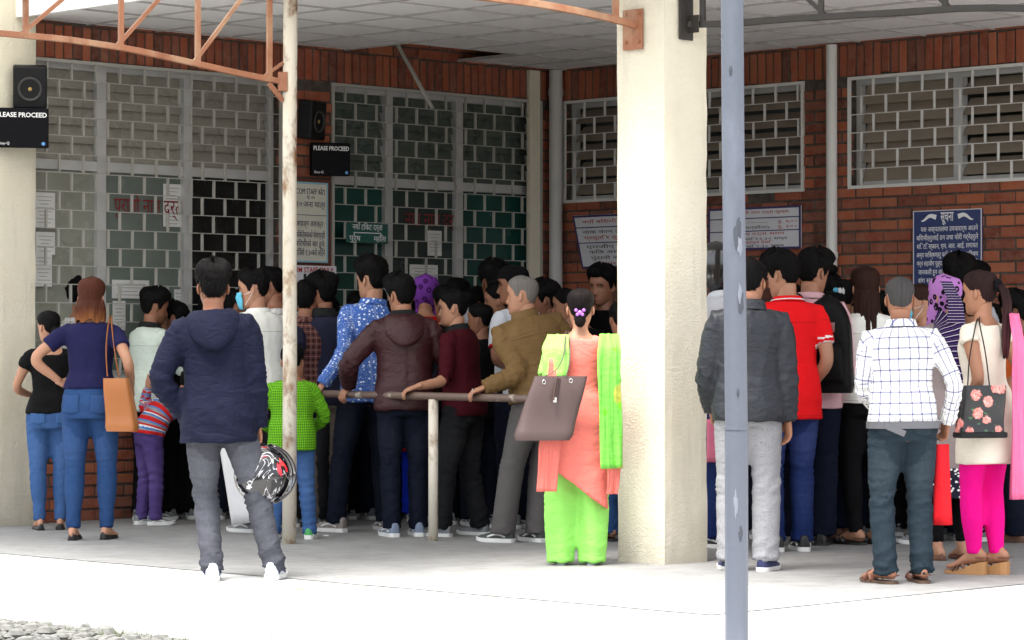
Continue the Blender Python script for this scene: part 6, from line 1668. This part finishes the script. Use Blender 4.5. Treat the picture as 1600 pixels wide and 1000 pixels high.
who('tied_mid', 'woman with tied black hair in profile above the khaki shoulder', 893, 822, 449, face=70, hy=8, sex='f', up='kurta', upm='dkplum', kurta_z=.5, lowm='black', hair='tied', tone='a')
who('facing_man', 'man facing out of the queue below the crooked price board', 946, 812, 419, face=150, hy=-5, up='shirt', upm='black', lowm='jean_dark', hair='thick', tone='b')
who('salmon', 'woman in a salmon checked top half hidden behind the cream column', 972, 846, 470, face=12, sex='f', up='kurta', upm='salmon', kurta_z=.75, sleeve=.5, low='jeans', lowm='jean_mid', hair='tied', tone='a', shoe=('sandal', 'black', 'black'), bare=1)
# --- queue along the notice boards
who('grey_jacket', 'man in a dark grey jacket and pale grey trousers behind the blue-grey pole', 1172, 893, 404, face=4, hp=14, hy=-18, roll=1.5, up='jacket', upm='grey_jacket', hem=-.15, collar='jacket', low='trousers', lowm='light_trouser', hair='short', tone='a', vx=.012, absf=1, feet=[(-.10, .03, 8), (.085, .0, -28)], R=dict(px=(1232, 668, .02), hint=(.6, -1, .1)), L=dict(px=(1112, 640, .18), hint=(-.7, -1, 0)), shoe=('slip', 'navy', 'white'), bw=.98)
helm = plain('black_helmet_gloss', (.012, .012, .013), .15, coat=.6)
who('helmet_man', 'man wearing a black helmet and blue mask between the column and the pole', 1132, 856, 386, face=48, hy=20, up='shirt', upm='white_tee', collar='shirt', low='jeans', lowm='jean_blue', hair='helmet', hairm=helm, mask='mask', tone='a', shoe=('sneaker', 'black', 'white'))
who('red_polo', 'man in a bright red polo shirt with white piping and blue jeans', 1232, 862, 394, face=14, hy=32, hp=12, up='polo', upm='red_polo', trimm='white_trim', trimw=.022, collar='polo', collartrim='white_trim', hem=-.27, low='jeans', lowm='jean_blue', hair='thick', tone='c', vx=.012, R=dict(px=(1266, 605, .16), hint=(.25, -1, -.3)), L=dict(t=(-.1, .3, 1.05), hint=(-1, -1, -.3)), shoe=('sneaker', 'black', 'white'), foldu=.7, bw=1.02)
who('backpack_man', 'man in a pale pink shirt with a black backpack', 1266, 853, 391, face=-12, hy=-30, hp=12, up='shirt', upm='pink_shirt', hem=-.2, collar='shirt', low='trousers', lowm='navy_trouser', hair='thick', tone='a', shoe=('slip', 'black', 'black'), feet=[(-.08, .0, 4), (.07, .04, -6)])
who('bow_woman', 'woman in a long black dress with a white and blue bow in her bun', 1312, 846, 452, face=58, hy=16, hp=12, sex='f', up='kurta', upm='black', kurta_z=.4, low='skirt', lowm='navy_trouser', skirt_z=.10, hair='topbun', tone='a', shoe=('sandal', 'black', 'black'), bare=1)
who('bun_far', 'woman with a high black bun in front of the white drain pipe', 1297, 828, 424, face=0, sex='f', up='kurta', upm='dkplum', kurta_z=.5, lowm='black', hair='topbun')
who('long_hair', 'woman with long dark hair in a white shirt and black trousers', 1352, 852, 417, face=8, sex='f', up='shirt', upm='white_shirt', hem=-.05, low='skinny', lowm='black', hair='long', hairc='dkbrown', tone='c', shoe=('sandal', 'black', 'black'), bare=1, feet=[(-.06, 0, 30), (.09, .02, 20)], L=dict(t=(-.22, .14, .98), hint=(-1, -1, -.2)))
who('check_man', 'man in a white and blue plaid shirt, slate jeans and brown sandals', 1408, 913, 430, face=2, hp=4, hy=-6, roll=-1.5, bw=1.02, up='shirt', upm='check_shirt', hem=.00, collar='shirt', low='jeans', lowm='jean_teal', legw=1.05, hair='crop', hairc='fade', tone='b', vx=.011, absf=1, feet=[(-.08, .0, 38), (.115, .04, 4)], hip=(.01, .0), L=dict(px=(1368, 632, .24), hint=(-.6, -1, -.1)), R=dict(px=(1479, 664, .06), hint=(.8, -1, 0), hand='grip'), shoe=('sandal', 'brown', 'brown'), bare=1, pockets=1, foldl=1.15)
who('scarf_woman', 'woman in a lilac leopard headscarf, striped shawl and taupe kurta with lace hem', 1484, 876, 430, face=20, hy=12, sex='f', up='kurta', upm='kurta_lace', kurta_z=.36, sleeve=.8, uoff=.01, low='legging', lowm='black', leg_end=.96, hair='hijab', hairm='leopard', tone='c', shoe=('flat', 'brown', 'brown'))
who('masked_woman', 'woman in a pale blue mask looking left beside the leopard scarf', 1449, 850, 442, face=70, hy=15, sex='f', up='kurta', upm='black', kurta_z=.5, lowm='black', hair='tied', hairc='dkbrown', mask='mask', tone='c')
who('grey_tall', 'tall black-haired man in a pale grey shirt before the blue notice', 1500, 842, 401, face=-4, up='shirt', upm='grey_tee', lowm='jean_dark', hair='thick', tone='d')
who('ponytail', 'woman with a long ponytail in a cream kurta and magenta leggings', 1546, 899, 420, face=46, hy=4, hp=3, sex='f', up='kurta', upm='cream', kurta_z=.60, sleeve=.12, low='legging', lowm='magenta', leg_end=.95, hair='pony', hairc='plum', tone='a', vx=.012, shoe=('wedge', 'brown', 'tan'), bare=1, absf=1, feet=[(-.05, .06, 14), (.045, -.02, 10)], L=dict(px=(1508, 628, .04), hint=(-.6, -1, 0)), R=dict(t=(.20, .16, .95), hint=(.8, -1, 0)), neck=.96)
who('right_man', 'dark-haired man at the end of the notice-board queue', 1600, 848, 458, face=40, up='shirt', upm='orange_tee', lowm='jean_dark', hair='thick', tone='d', shoe=('slip', 'brown', 'brown'))
who('behind_pony', 'man behind the ponytail woman beside the blue notice', 1531, 832, 408, face=34, up='shirt', upm='grey_tee', lowm='jean_dark', hair='short', tone='b')
# --- filler people deeper in the crowd, clothed dark so the gaps look shaded
fl = (('man in dark clothes deep behind the striped sweater child', 282, 812, 470, 'black', 'black'), ('woman in a deep green dress behind the navy jacket man', 318, 808, 462, 'green_dress', 'green_dress'),
      ('man in black behind the slate polo and brown plaid', 500, 806, 462, 'black', 'jean_dark'), ('man in bright cyan behind the blue floral shirt', 556, 804, 455, 'cyan', 'blue_track'),
      ('person in black behind the purple headscarf', 705, 808, 430, 'black', 'black'), ('person in dark plum behind the maroon shirt man', 748, 806, 466, 'dkplum', 'black'),
      ('man in black behind the green and coral woman', 905, 806, 462, 'black', 'jean_dark'), ('person in dark clothes behind the black backpack', 1236, 824, 440, 'black', 'jean_dark'),
      ('person in black behind the long-haired woman', 1336, 826, 438, 'black', 'black'), ('person in dark clothes between plaid shirt and leopard scarf', 1432, 834, 462, 'black', 'black'),
      ('person in dark plum behind the ponytail woman', 1562, 838, 470, 'dkplum', 'black'), ('person in black beyond the cream column', 1070, 820, 440, 'black', 'black'), ('person in charcoal behind the old man in khaki', 850, 808, 470, 'black', 'jean_char'),
      ('woman with tied hair between slate polo and blue floral shirt', 566, 812, 462, 'dkplum', 'black'), ('dark-haired man between brown plaid and slate polo', 497, 815, 452, 'black', 'jean_dark'), ('person in black just left of the purple headscarf', 640, 808, 452, 'black', 'black'),
      ('person in black close behind the maroon shirt man', 752, 822, 472, 'black', 'jean_dark'), ('woman in black beside the green and coral woman', 920, 815, 455, 'black', 'black'), ('person in black between white shirt and plaid shirt', 1384, 838, 452, 'black', 'black'), ('man in black between floral shirt and maroon jacket', 596, 812, 446, 'black', 'jean_dark'), ('woman in black under the window sheet', 690, 820, 447, 'black', 'black'), ('man in plum behind the smiling woman', 742, 812, 448, 'dkplum', 'jean_dark'), ('man in black behind the khaki shoulder', 842, 814, 452, 'black', 'jean_dark'),
      ('woman in black beside the tied-hair woman', 912, 822, 452, 'black', 'black'), ('person in black beside the helmet man', 1160, 842, 425, 'black', 'jean_dark'), ('woman in plum beside the long-haired woman', 1330, 838, 432, 'dkplum', 'black'), ('man in black behind the plaid shirt collar', 1428, 828, 448, 'black', 'jean_dark'), ('woman in black at the end of the notice queue', 1578, 842, 452, 'black', 'black'), ('man in black behind the mint shirt', 268, 810, 462, 'black', 'jean_dark'), ('man in black behind the blue face mask', 362, 812, 452, 'black', 'jean_dark'),
      ('person in black right of the leopard scarf', 1518, 846, 452, 'black', 'jean_dark'))
for i, (lab, px, fy, top, um, lm) in enumerate(fl):
    who('fill%d' % i, lab, px, fy, top, face=rng.uniform(-25, 45), hy=rng.uniform(-45, 60), hp=rng.uniform(0, 18), roll=rng.uniform(-6, 6), lean=rng.uniform(2, 11), sex='f' if i % 3 == 1 else 'm', up='shirt', upm=um, lowm=lm, hair='tied' if i % 3 == 1 else 'short', vx=.018, tone='b')
for s in CROWD: person(s)
flush()

# ================================================================== scarves, bags and what people carry
def drape(pid, mat, pts, half, label=None, name='dupatta', folds=5, amp=.010, hem=0.0):
    """hanging cloth: pts = centre line, half = half-width vectors, both in world space"""
    s = PEOPLE[pid]; n_, m_ = 34, 25; pts = v3(pts); half = v3(half); t0 = np.linspace(0, 1, len(pts)); t = np.linspace(0, 1, n_)
    sm = lambda a: np.stack([np.interp(t, t0, a[:, i]) for i in range(3)], 1)
    c, h = sm(pts), sm(half)
    for _ in range(3): c[1:-1] = (c[:-2] + 2 * c[1:-1] + c[2:]) / 4
    tang = np.gradient(c, axis=0); nrm = np.cross(tang, h); nrm /= np.maximum(np.linalg.norm(nrm, axis=1, keepdims=True), 1e-9)
    v, pat = [], []
    for i in range(n_):
        for j in range(m_):
            w_ = j / (m_ - 1) * 2 - 1
            d = amp * 1.5 * (noise.noise((w_ * folds * .75 + .5 * math.sin(t[i] * 3 + s['seed']), t[i] * 1.6, s['seed'])) + .45 * noise.noise((w_ * folds * 1.9, t[i] * 3.2, s['seed'] + 4))) * (.45 + .8 * t[i])
            q = c[i] + h[i] * w_ * (1 + .05 * math.sin(t[i] * 9 + w_ * 2)) + nrm[i] * d
            if i == n_ - 1: q = q + np.array((0, 0, hem * math.sin(w_ * 3)))
            v.append(tuple(s['toL'](V(q)))) ; pat.append((w_ * np.linalg.norm(h[i]), t[i] * .9, 0))
    f = [(i * m_ + j, i * m_ + j + 1, (i + 1) * m_ + j + 1, (i + 1) * m_ + j) for i in range(n_ - 1) for j in range(m_ - 1)]
    inv = Matrix.Rotation(-s['root'].rotation_euler.z, 3, 'Z')
    o = make_mesh(name, np.array(v), f, C[mat], s['root'], np.array(pat)); sd_ = o.modifiers.new('t', 'SOLIDIFY'); sd_.thickness = .003
    return o
def D(pid, px, py, dz): return P(px, py, PEOPLE[pid]['loc'][1] + dz)
gc = 'green_coral'
drape(gc, 'lime_dot', [D(gc, 951, 522, -.02), D(gc, 953, 545, -.13), D(gc, 952, 600, -.165), D(gc, 954, 670, -.175), D(gc, 957, 732, -.17)], [(.055, .05, 0), (.066, .05, 0), (.062, .05, 0), (.064, .05, 0), (.062, .05, 0)], folds=4)
drape(gc, 'coral', [D(gc, 871, 560, -.13), D(gc, 866, 640, -.19), D(gc, 858, 700, -.20), D(gc, 854, 768, -.19)], [(.05, .02, 0), (.055, .02, 0), (.06, .02, 0), (.055, .02, 0)], folds=3)
drape(gc, 'coral', [D(gc, 962, 700, -.10), D(gc, 960, 730, -.12), D(gc, 956, 772, -.12)], [(.03, .02, 0), (.035, .02, 0), (.03, .02, 0)], folds=3)
drape(gc, 'lime', [D(gc, 872, 523, -.07), D(gc, 868, 545, -.135), D(gc, 868, 588, -.15)], [(.06, -.03, 0), (.075, -.03, 0), (.07, -.03, 0)], folds=3)
pw = 'ponytail'
drape(pw, 'pink_veil', [D(pw, 1584, 490, -.06), D(pw, 1592, 540, -.14), D(pw, 1592, 640, -.15), D(pw, 1596, 780, -.13)], [(.03, .03, 0), (.04, .04, 0), (.05, .05, 0), (.055, .05, 0)], folds=6, amp=.022)
drape(pw, 'pink_veil', [D(pw, 1536, 690, .22), D(pw, 1530, 740, .24), D(pw, 1526, 805, .24)], [(.05, .03, 0), (.06, .03, 0), (.07, .03, 0)], folds=4)
sw = 'scarf_woman'
drape(sw, 'shawl', [D(sw, 1462, 497, -.03), D(sw, 1482, 512, -.14), D(sw, 1494, 550, -.165), D(sw, 1496, 610, -.16)], [(.02, .03, .05), (.09, .0, .03), (.07, .0, 0), (.05, .0, 0)], name='shawl', folds=4)
drape(sw, 'shawl', [D(sw, 1478, 440, -.125), D(sw, 1492, 470, -.135), D(sw, 1494, 505, -.14)], [(.035, .02, 0), (.04, .02, 0), (.06, .02, 0)], name='shawl', folds=3, amp=.006)

def rrect(c, X, Y, a, b, n=28, e=.42):
    return [c + X * (a * math.copysign(abs(math.cos(q)) ** e, math.cos(q))) + Y * (b * math.copysign(abs(math.sin(q)) ** e, math.sin(q))) for q in np.linspace(0, 2 * PI, n, endpoint=False)]
def bag(name, label, cat, c, yaw, w_, h, d, mat, top=.9, lean=0.0, taper=.7, seed=0, dome=0):
    """soft tote: origin at the bottom centre"""
    root = empty(name, c, yaw); tag(root, label, cat); mb = MB(); rings = []
    for t in np.linspace(0, 1, 14):
        a = w_ / 2 * lerp(1, top, t); b = d / 2 * lerp(1, taper, t ** 1.3) * (1 + .12 * math.sin(t * PI)); e = .32
        if t == 0: a *= .93; b *= .85
        if dome and t > 1 - dome: q_ = math.sqrt(max(.01, 1 - ((t - 1 + dome) / dome) ** 2)); a *= q_; b *= .35 + .65 * q_
        g = 1 + .015 * noise.noise((t * 5, seed, 0))
        rings.append(rrect(V((lean * t, .012 * math.sin(t * 5 + seed), h * t)), V((1, 0, 0)), V((0, 1, 0)), a * g, b * g))
    mb.loft(rings); mb.build('bag_body', mat, root, smooth=True).modifiers.new('es', 'EDGE_SPLIT').split_angle = R(60)
    return root
def straps(root, paths, rad, mat, name='strap', flat=.3):
    for p in paths:
        mb = MB(); inv = Matrix.Rotation(-root.rotation_euler.z, 3, 'Z')
        q = [inv @ (V(x) - root.location) for x in p]
        # smooth the path
        for _ in range(3): q = [q[0]] + [y for i in range(len(q) - 1) for y in (lerp(q[i], q[i + 1], .25), lerp(q[i], q[i + 1], .75))] + [q[-1]]
        mb.tube(q, rad, 8, flat=flat); mb.build(name, mat, root, smooth=True)
leather_tan = plain('tan_leather', (.34, .115, .026), .38, 0, .12, 6, .1); leather_brown = plain('taupe_leather', (.072, .044, .040), .42, 0, .12, 8, .15)
metal = plain('bag_metal', (.6, .58, .55), .3, 1.0); nylon = cloth('black_nylon', (.012, .012, .014), rough=.55, wrinkle=1.2)
# tan shoulder bag
wn_ = 'woman_navy'; c = D(wn_, 191, 674, -.20)
b = bag('shoulder_bag', 'tan leather shoulder bag of the woman in the navy tee', 'bag', c, R(-14), .205, .335, .115, leather_tan, top=.80, lean=-.035)
t1 = D(wn_, 168, 588, -.20); t2 = D(wn_, 186, 590, -.17); shp = D(wn_, 170, 500, -.06)
straps(b, [[t1, D(wn_, 165, 545, -.19), shp, D(wn_, 172, 494, .0), D(wn_, 176, 520, .10)], [t2, D(wn_, 180, 555, -.17), D(wn_, 174, 505, -.08), D(wn_, 175, 494, .0)]], .009, leather_tan)
# brown tote
c = D(gc, 847, 688, -.25)
b = bag('tote_bag', 'large brown leather tote hanging from the coral woman\'s shoulder', 'bag', c, R(10), .325, .355, .13, leather_brown, top=.92, lean=.105, taper=.35)
straps(b, [[D(gc, 838, 592, -.25), D(gc, 868, 582, -.24), D(gc, 882, 556, -.21), D(gc, 883, 528, -.12), D(gc, 884, 517, -.02), D(gc, 886, 524, .06)], [D(gc, 884, 590, -.26), D(gc, 890, 570, -.24), D(gc, 891, 540, -.17), D(gc, 888, 520, -.06)]], .010, leather_brown)
for q in ((850, 597), (892, 595)):
    mb = MB(); cc_ = D(gc, q[0], q[1], -.292) - b.location; cc_ = Matrix.Rotation(-b.rotation_euler.z, 3, 'Z') @ cc_
    mb.tube([cc_ + V((.009 * math.cos(a), 0, .011 * math.sin(a))) for a in np.linspace(0, 2 * PI, 14, endpoint=False)], .0028, 6, closed=True); mb.build('ring', metal, b, True)
mb = MB(); mb.bar((.085, -.048, .345), (.060, -.070, .22), .005, .045); mb.build('closing_strap', leather_brown, b, bevel=.003)
mb = MB(); mb.box((.058, -.074, .225), (.010, .003, .014)); mb.build('clasp', metal, b)
# floral handbag
def mat_floral():
    n = NT('black_floral_print'); v = n.coord(); vo = n.n('ShaderNodeTexVoronoi'); vo.inputs['Scale'].default_value = 12; n.l(v, vo.inputs['Vector'])
    nz = n.noise(v, 60, 4); d = n.math('ADD', vo.outputs['Distance'], n.math('MULTIPLY', nz, .35))
    pet = n.ramp(n.noise(v, 75, 3, .6, 1.5), [(.3, (.62, .05, .06)), (.5, (.70, .22, .18)), (.7, (.72, .55, .50))])
    c = n.mix(n.ramp(d, [(.50, 1), (.56, 0)]), (.012, .012, .014), pet)
    c = n.mix(n.math('MULTIPLY', n.ramp(n.noise(v, 26, 3), [(.62, 0), (.66, 1)]), n.ramp(d, [(.55, 0), (.6, 1)])), c, (.05, .16, .06))
    n.set(c, .35); return n.m
c = D(pw, 1531, 683, -.22)
b = bag('handbag', 'black floral handbag on the arm of the ponytail woman', 'bag', c, R(16), .265, .275, .10, mat_floral(), top=.92, taper=.55, lean=.02)
straps(b, [[D(pw, 1512, 604, -.22), D(pw, 1514, 560, -.21), D(pw, 1524, 510, -.14), D(pw, 1527, 496, -.03), D(pw, 1530, 505, .06)], [D(pw, 1546, 602, -.23), D(pw, 1540, 550, -.20), D(pw, 1530, 505, -.12), D(pw, 1530, 496, -.02)]], .007, M['black_plastic'])
mb = MB(); mb.box((.002, 0, .012), (.137, .056, .016)); mb.build('base_trim', M['black_plastic'], b, bevel=.01)
# backpack
bm_ = 'backpack_man'; c = D(bm_, 1294, 614, -.20)
b = bag('backpack', 'black nylon backpack worn over the pale pink shirt', 'backpack', c, R(-16), .31, .60, .20, nylon, top=.84, taper=.8, dome=.38)
mb = MB(); mb.loft([rrect(V((0, -.10 - .03 * math.sin(t * PI), .06 + .24 * t)), V((1, 0, 0)), V((0, 1, 0)), .115 * (1 - .1 * t), .035) for t in np.linspace(0, 1, 8)]); mb.build('front_pocket', nylon, b, smooth=True)
mb = MB(); mb.box((.05, -.128, .40), (.012, .004, .03)); mb.build('badge', metal, b)
straps(b, [[D(bm_, 1268, 500, -.16), D(bm_, 1252, 462, -.10), D(bm_, 1246, 458, .02), D(bm_, 1246, 480, .12)], [D(bm_, 1304, 500, -.16), D(bm_, 1292, 462, -.08), D(bm_, 1288, 462, .03)]], .018, nylon, flat=.25)
# motorcycle helmet carried by the navy jacket man
def carried_helmet():
    nj = 'navy_jacket'; c = D(nj, 409, 742, .10)
    n = NT('helmet_graphics'); v = n.coord(); nz = n.noise(v, 7, 3, .5, 2.5)
    col = n.mix(n.ramp(nz, [(.53, 0), (.54, 1), (.565, 1), (.575, 0)]), (.006, .006, .008), (.45, .45, .47))
    col = n.mix(n.ramp(n.noise(v, 5.5, 2, .5, 2.0), [(.60, 0), (.62, 1)]), col, (.55, .02, .035)); n.set(col, .18); n.b.inputs['Coat Weight'].default_value = .6
    root = empty('motorcycle_helmet', c); root.rotation_euler = (R(20), R(80), R(-42)); tag(root, 'glossy black helmet with red and white graphics held by the navy jacket man', 'helmet')
    mb = MB()
    def fn(d):
        return 1.0
    rings = []
    for ph in np.linspace(0, R(128), 18):
        ring = []
        for th in np.linspace(0, 2 * PI, 30, endpoint=False):
            x, y, z = .158 * math.sin(ph) * math.cos(th), .150 * math.sin(ph) * math.sin(th), .135 * math.cos(ph)
            ring.append(V((x, y, z)))
        rings.append(ring)
    mb.loft(rings, cap=True); mb.build('shell', n.m, root, smooth=True)
    mb = MB(); g = []; n1, n2 = 16, 6
    for i in range(n1):
        a = R(lerp(15, 165, i / (n1 - 1)))
        for j in range(n2):
            ph = R(lerp(58, 108, j / (n2 - 1))); g.append(V((.166 * math.sin(ph) * math.cos(a), .172 * math.sin(ph) * math.sin(a) + .01, .142 * math.cos(ph) + .02)))
    mb.add(g, [(i * n2 + j, i * n2 + j + 1, (i + 1) * n2 + j + 1, (i + 1) * n2 + j) for i in range(n1 - 1) for j in range(n2 - 1)])
    o = mb.build('visor', plain('smoked_visor', (.010, .006, .012), .08, coat=.5), root, smooth=True); o.modifiers.new('t', 'SOLIDIFY').thickness = .003
    for sg in (-1, 1): mb = MB(); mb.tube([(sg * .150, .02, .0), (sg * .168, .02, .0)], .022, 14); mb.build('visor_hinge', M['black_plastic'], root, smooth=False)
    mb = MB(); mb.tube([V((sg, .02 + .0 * sg, -.07)) for sg in np.linspace(-.09, .09, 5)], .008, 6, flat=.3); mb.build('chin_strap', nylon, root, True)
carried_helmet()
# flat things: papers, folder, cloth bag, plastic bag
def sheet_thing(name, label, cat, c, yaw, w_, h, mat, bend=.02, tilt=0.0):
    root_me = MB(); n_ = 9; g = []
    for i in range(n_):
        for j in range(n_):
            x, z = (i / (n_ - 1) - .5) * w_, -(j / (n_ - 1)) * h
            g.append(V((x * (1 + .25 * (j / (n_ - 1)) * (name == 'cloth_bag')), bend * math.sin(x / w_ * 5 + z * 6), z)))
    root_me.add(g, [(i * n_ + j, i * n_ + j + 1, (i + 1) * n_ + j + 1, (i + 1) * n_ + j) for i in range(n_ - 1) for j in range(n_ - 1)])
    o = root_me.build(name, mat, None, smooth=True); o.location = c; o.rotation_euler = (0, tilt, yaw); tag(o, label, cat); o.modifiers.new('t', 'SOLIDIFY').thickness = .006 if name != 'paper' else .001
    return o
cm_ = 'check_man'
sheet_thing('cloth_bag', 'bright red cloth bag hanging from the plaid shirt man\'s hand', 'bag', D(cm_, 1473, 694, .05), R(8), .075, .42, cloth('bright_red_fabric', (.62, .035, .05)), .016)
sheet_thing('folder', 'pink paper folder held beside the cream column', 'folder', D('helmet_man', 1120, 655, -.2), R(20), .13, .26, plain('pink_card', (.66, .16, .26), .7), .004)
sheet_thing('paper', 'large white sheet hanging between the navy jacket man\'s legs and the boy', 'paper', D('mask_white', 358, 672, -.30), R(4), .16, .62, plain('white_plastic_sheet', (.72, .72, .72), .5), .02, R(-9))
sheet_thing('plastic_bag', 'red plastic bag behind the auburn woman\'s knees', 'bag', G(147, 800) + V((0, 0, .44)), R(20), .11, .30, plain('red_plastic', (.55, .02, .05), .4), .03, R(4))
sheet_thing('paper', 'folded white paper under the old man\'s hand on the rail', 'paper', D('old_man', 738, 607, -.20), R(75), .03, .05, M['paper'], .004)
for i, (px, py, col, lab) in enumerate(((457, 921, (.5, .5, .66), 'lilac wrapper scrap on the pavement by the white sneakers'), (470, 922, (.60, .55, .12), 'yellow wrapper scrap on the pavement by the white sneakers'), (512, 838, (.62, .62, .62), 'white paper scrap on the floor behind the cream pole'))):
    o = sheet_thing('litter', lab, 'litter', G(px, py) + V((0, 0, .008)), rng.uniform(0, 3), .05, .03, plain('litter_%d' % i, col, .6), .006); o.rotation_euler = (R(80), .2, rng.uniform(0, 3))
# hair ornaments
def ornament(pid, p, mat, fnm, name):
    s = PEOPLE[pid]; c = s['headpt'](p); mb = MB(); fnm(mb, c, s); o = mb.build(name, mat, s['root'], True); return o
def clipf(mb, c, s):
    Hx, Hy, Hz = [s['k'].hrot @ V(a) for a in ((1, 0, 0), (0, 1, 0), (0, 0, 1))]
    for a, b_, r_ in ((-.022, .014, .010), (.022, .014, .010), (-.014, -.010, .010), (.014, -.010, .010), (0, .0, .014)): mb.ball(c + Hx * a + Hz * b_, (r_, r_ * .6, r_), (Hx, Hy, Hz), 10, 8)
ornament('green_coral', (0, -.128, -.030), plain('violet_clip', (.36, .12, .52), .3), clipf, 'hair_clip')
def tie(mb, c, s):
    Hx, Hy, Hz = [s['k'].hrot @ V(a) for a in ((1, 0, 0), (0, 1, 0), (0, 0, 1))]
    mb.tube([c + Hx * .024 * math.cos(a) + Hz * .026 * math.sin(a) for a in np.linspace(0, 2 * PI, 16, endpoint=False)], .012, 8, closed=True)
ornament('ponytail', (0, -.118, .034), C['black'], tie, 'hair_tie')
def bowf(mb, c, s):
    for dx in (-.02, .02): mb.ball(c + V((dx, -.01, .0)), (.022, .016, .026), n=10, m=8)
ornament('bow_woman', (.01, -.075, .108), plain('white_bow', (.70, .70, .72), .6), bowf, 'bow')
ornament('bow_woman', (-.03, -.06, .118), plain('blue_bow', (.08, .38, .58), .6), lambda mb, c, s: mb.ball(c, (.022, .018, .018), n=10, m=8), 'bow')
# belt of the plaid-shirt man
def belt(pid, t, w_, mat, off):
    s = PEOPLE[pid]; k = s['k']; pt = Parts(); H = k.H; tab = TORSO[k.sx]; ff = lambda j: float(np.interp(t, [r_[0] for r_ in tab], [r_[j] for r_ in tab]))
    a, b = ff(1) * H * k.bw + off, ff(2) * H * (.3 + .7 * k.bw) + off; c = k.spine(t) + k.rot(t) @ V((0, ff(3) * H, 0)); X, Y, Z = [k.rot(t) @ V(q) for q in ((1, 0, 0), (0, 1, 0), (0, 0, 1))]
    mb = MB(); rings = [ellipse(c + Z * z, X, Y, a + d, b + d, 36, .88) for z, d in ((-w_ / 2, 0), (-w_ / 2, .006), (w_ / 2, .006), (w_ / 2, 0))]; mb.loft(rings, cap=False)
    p0 = c - X * a * .62 - Y * (b * .86 + .012); mb.bar(p0, p0 + X * .10 - Z * .045 - Y * .014, .005, w_ * .9)
    mb.build('belt', mat, s['root'])
belt('check_man', -.02, .036, plain('grey_belt', (.09, .09, .10), .5), .026)
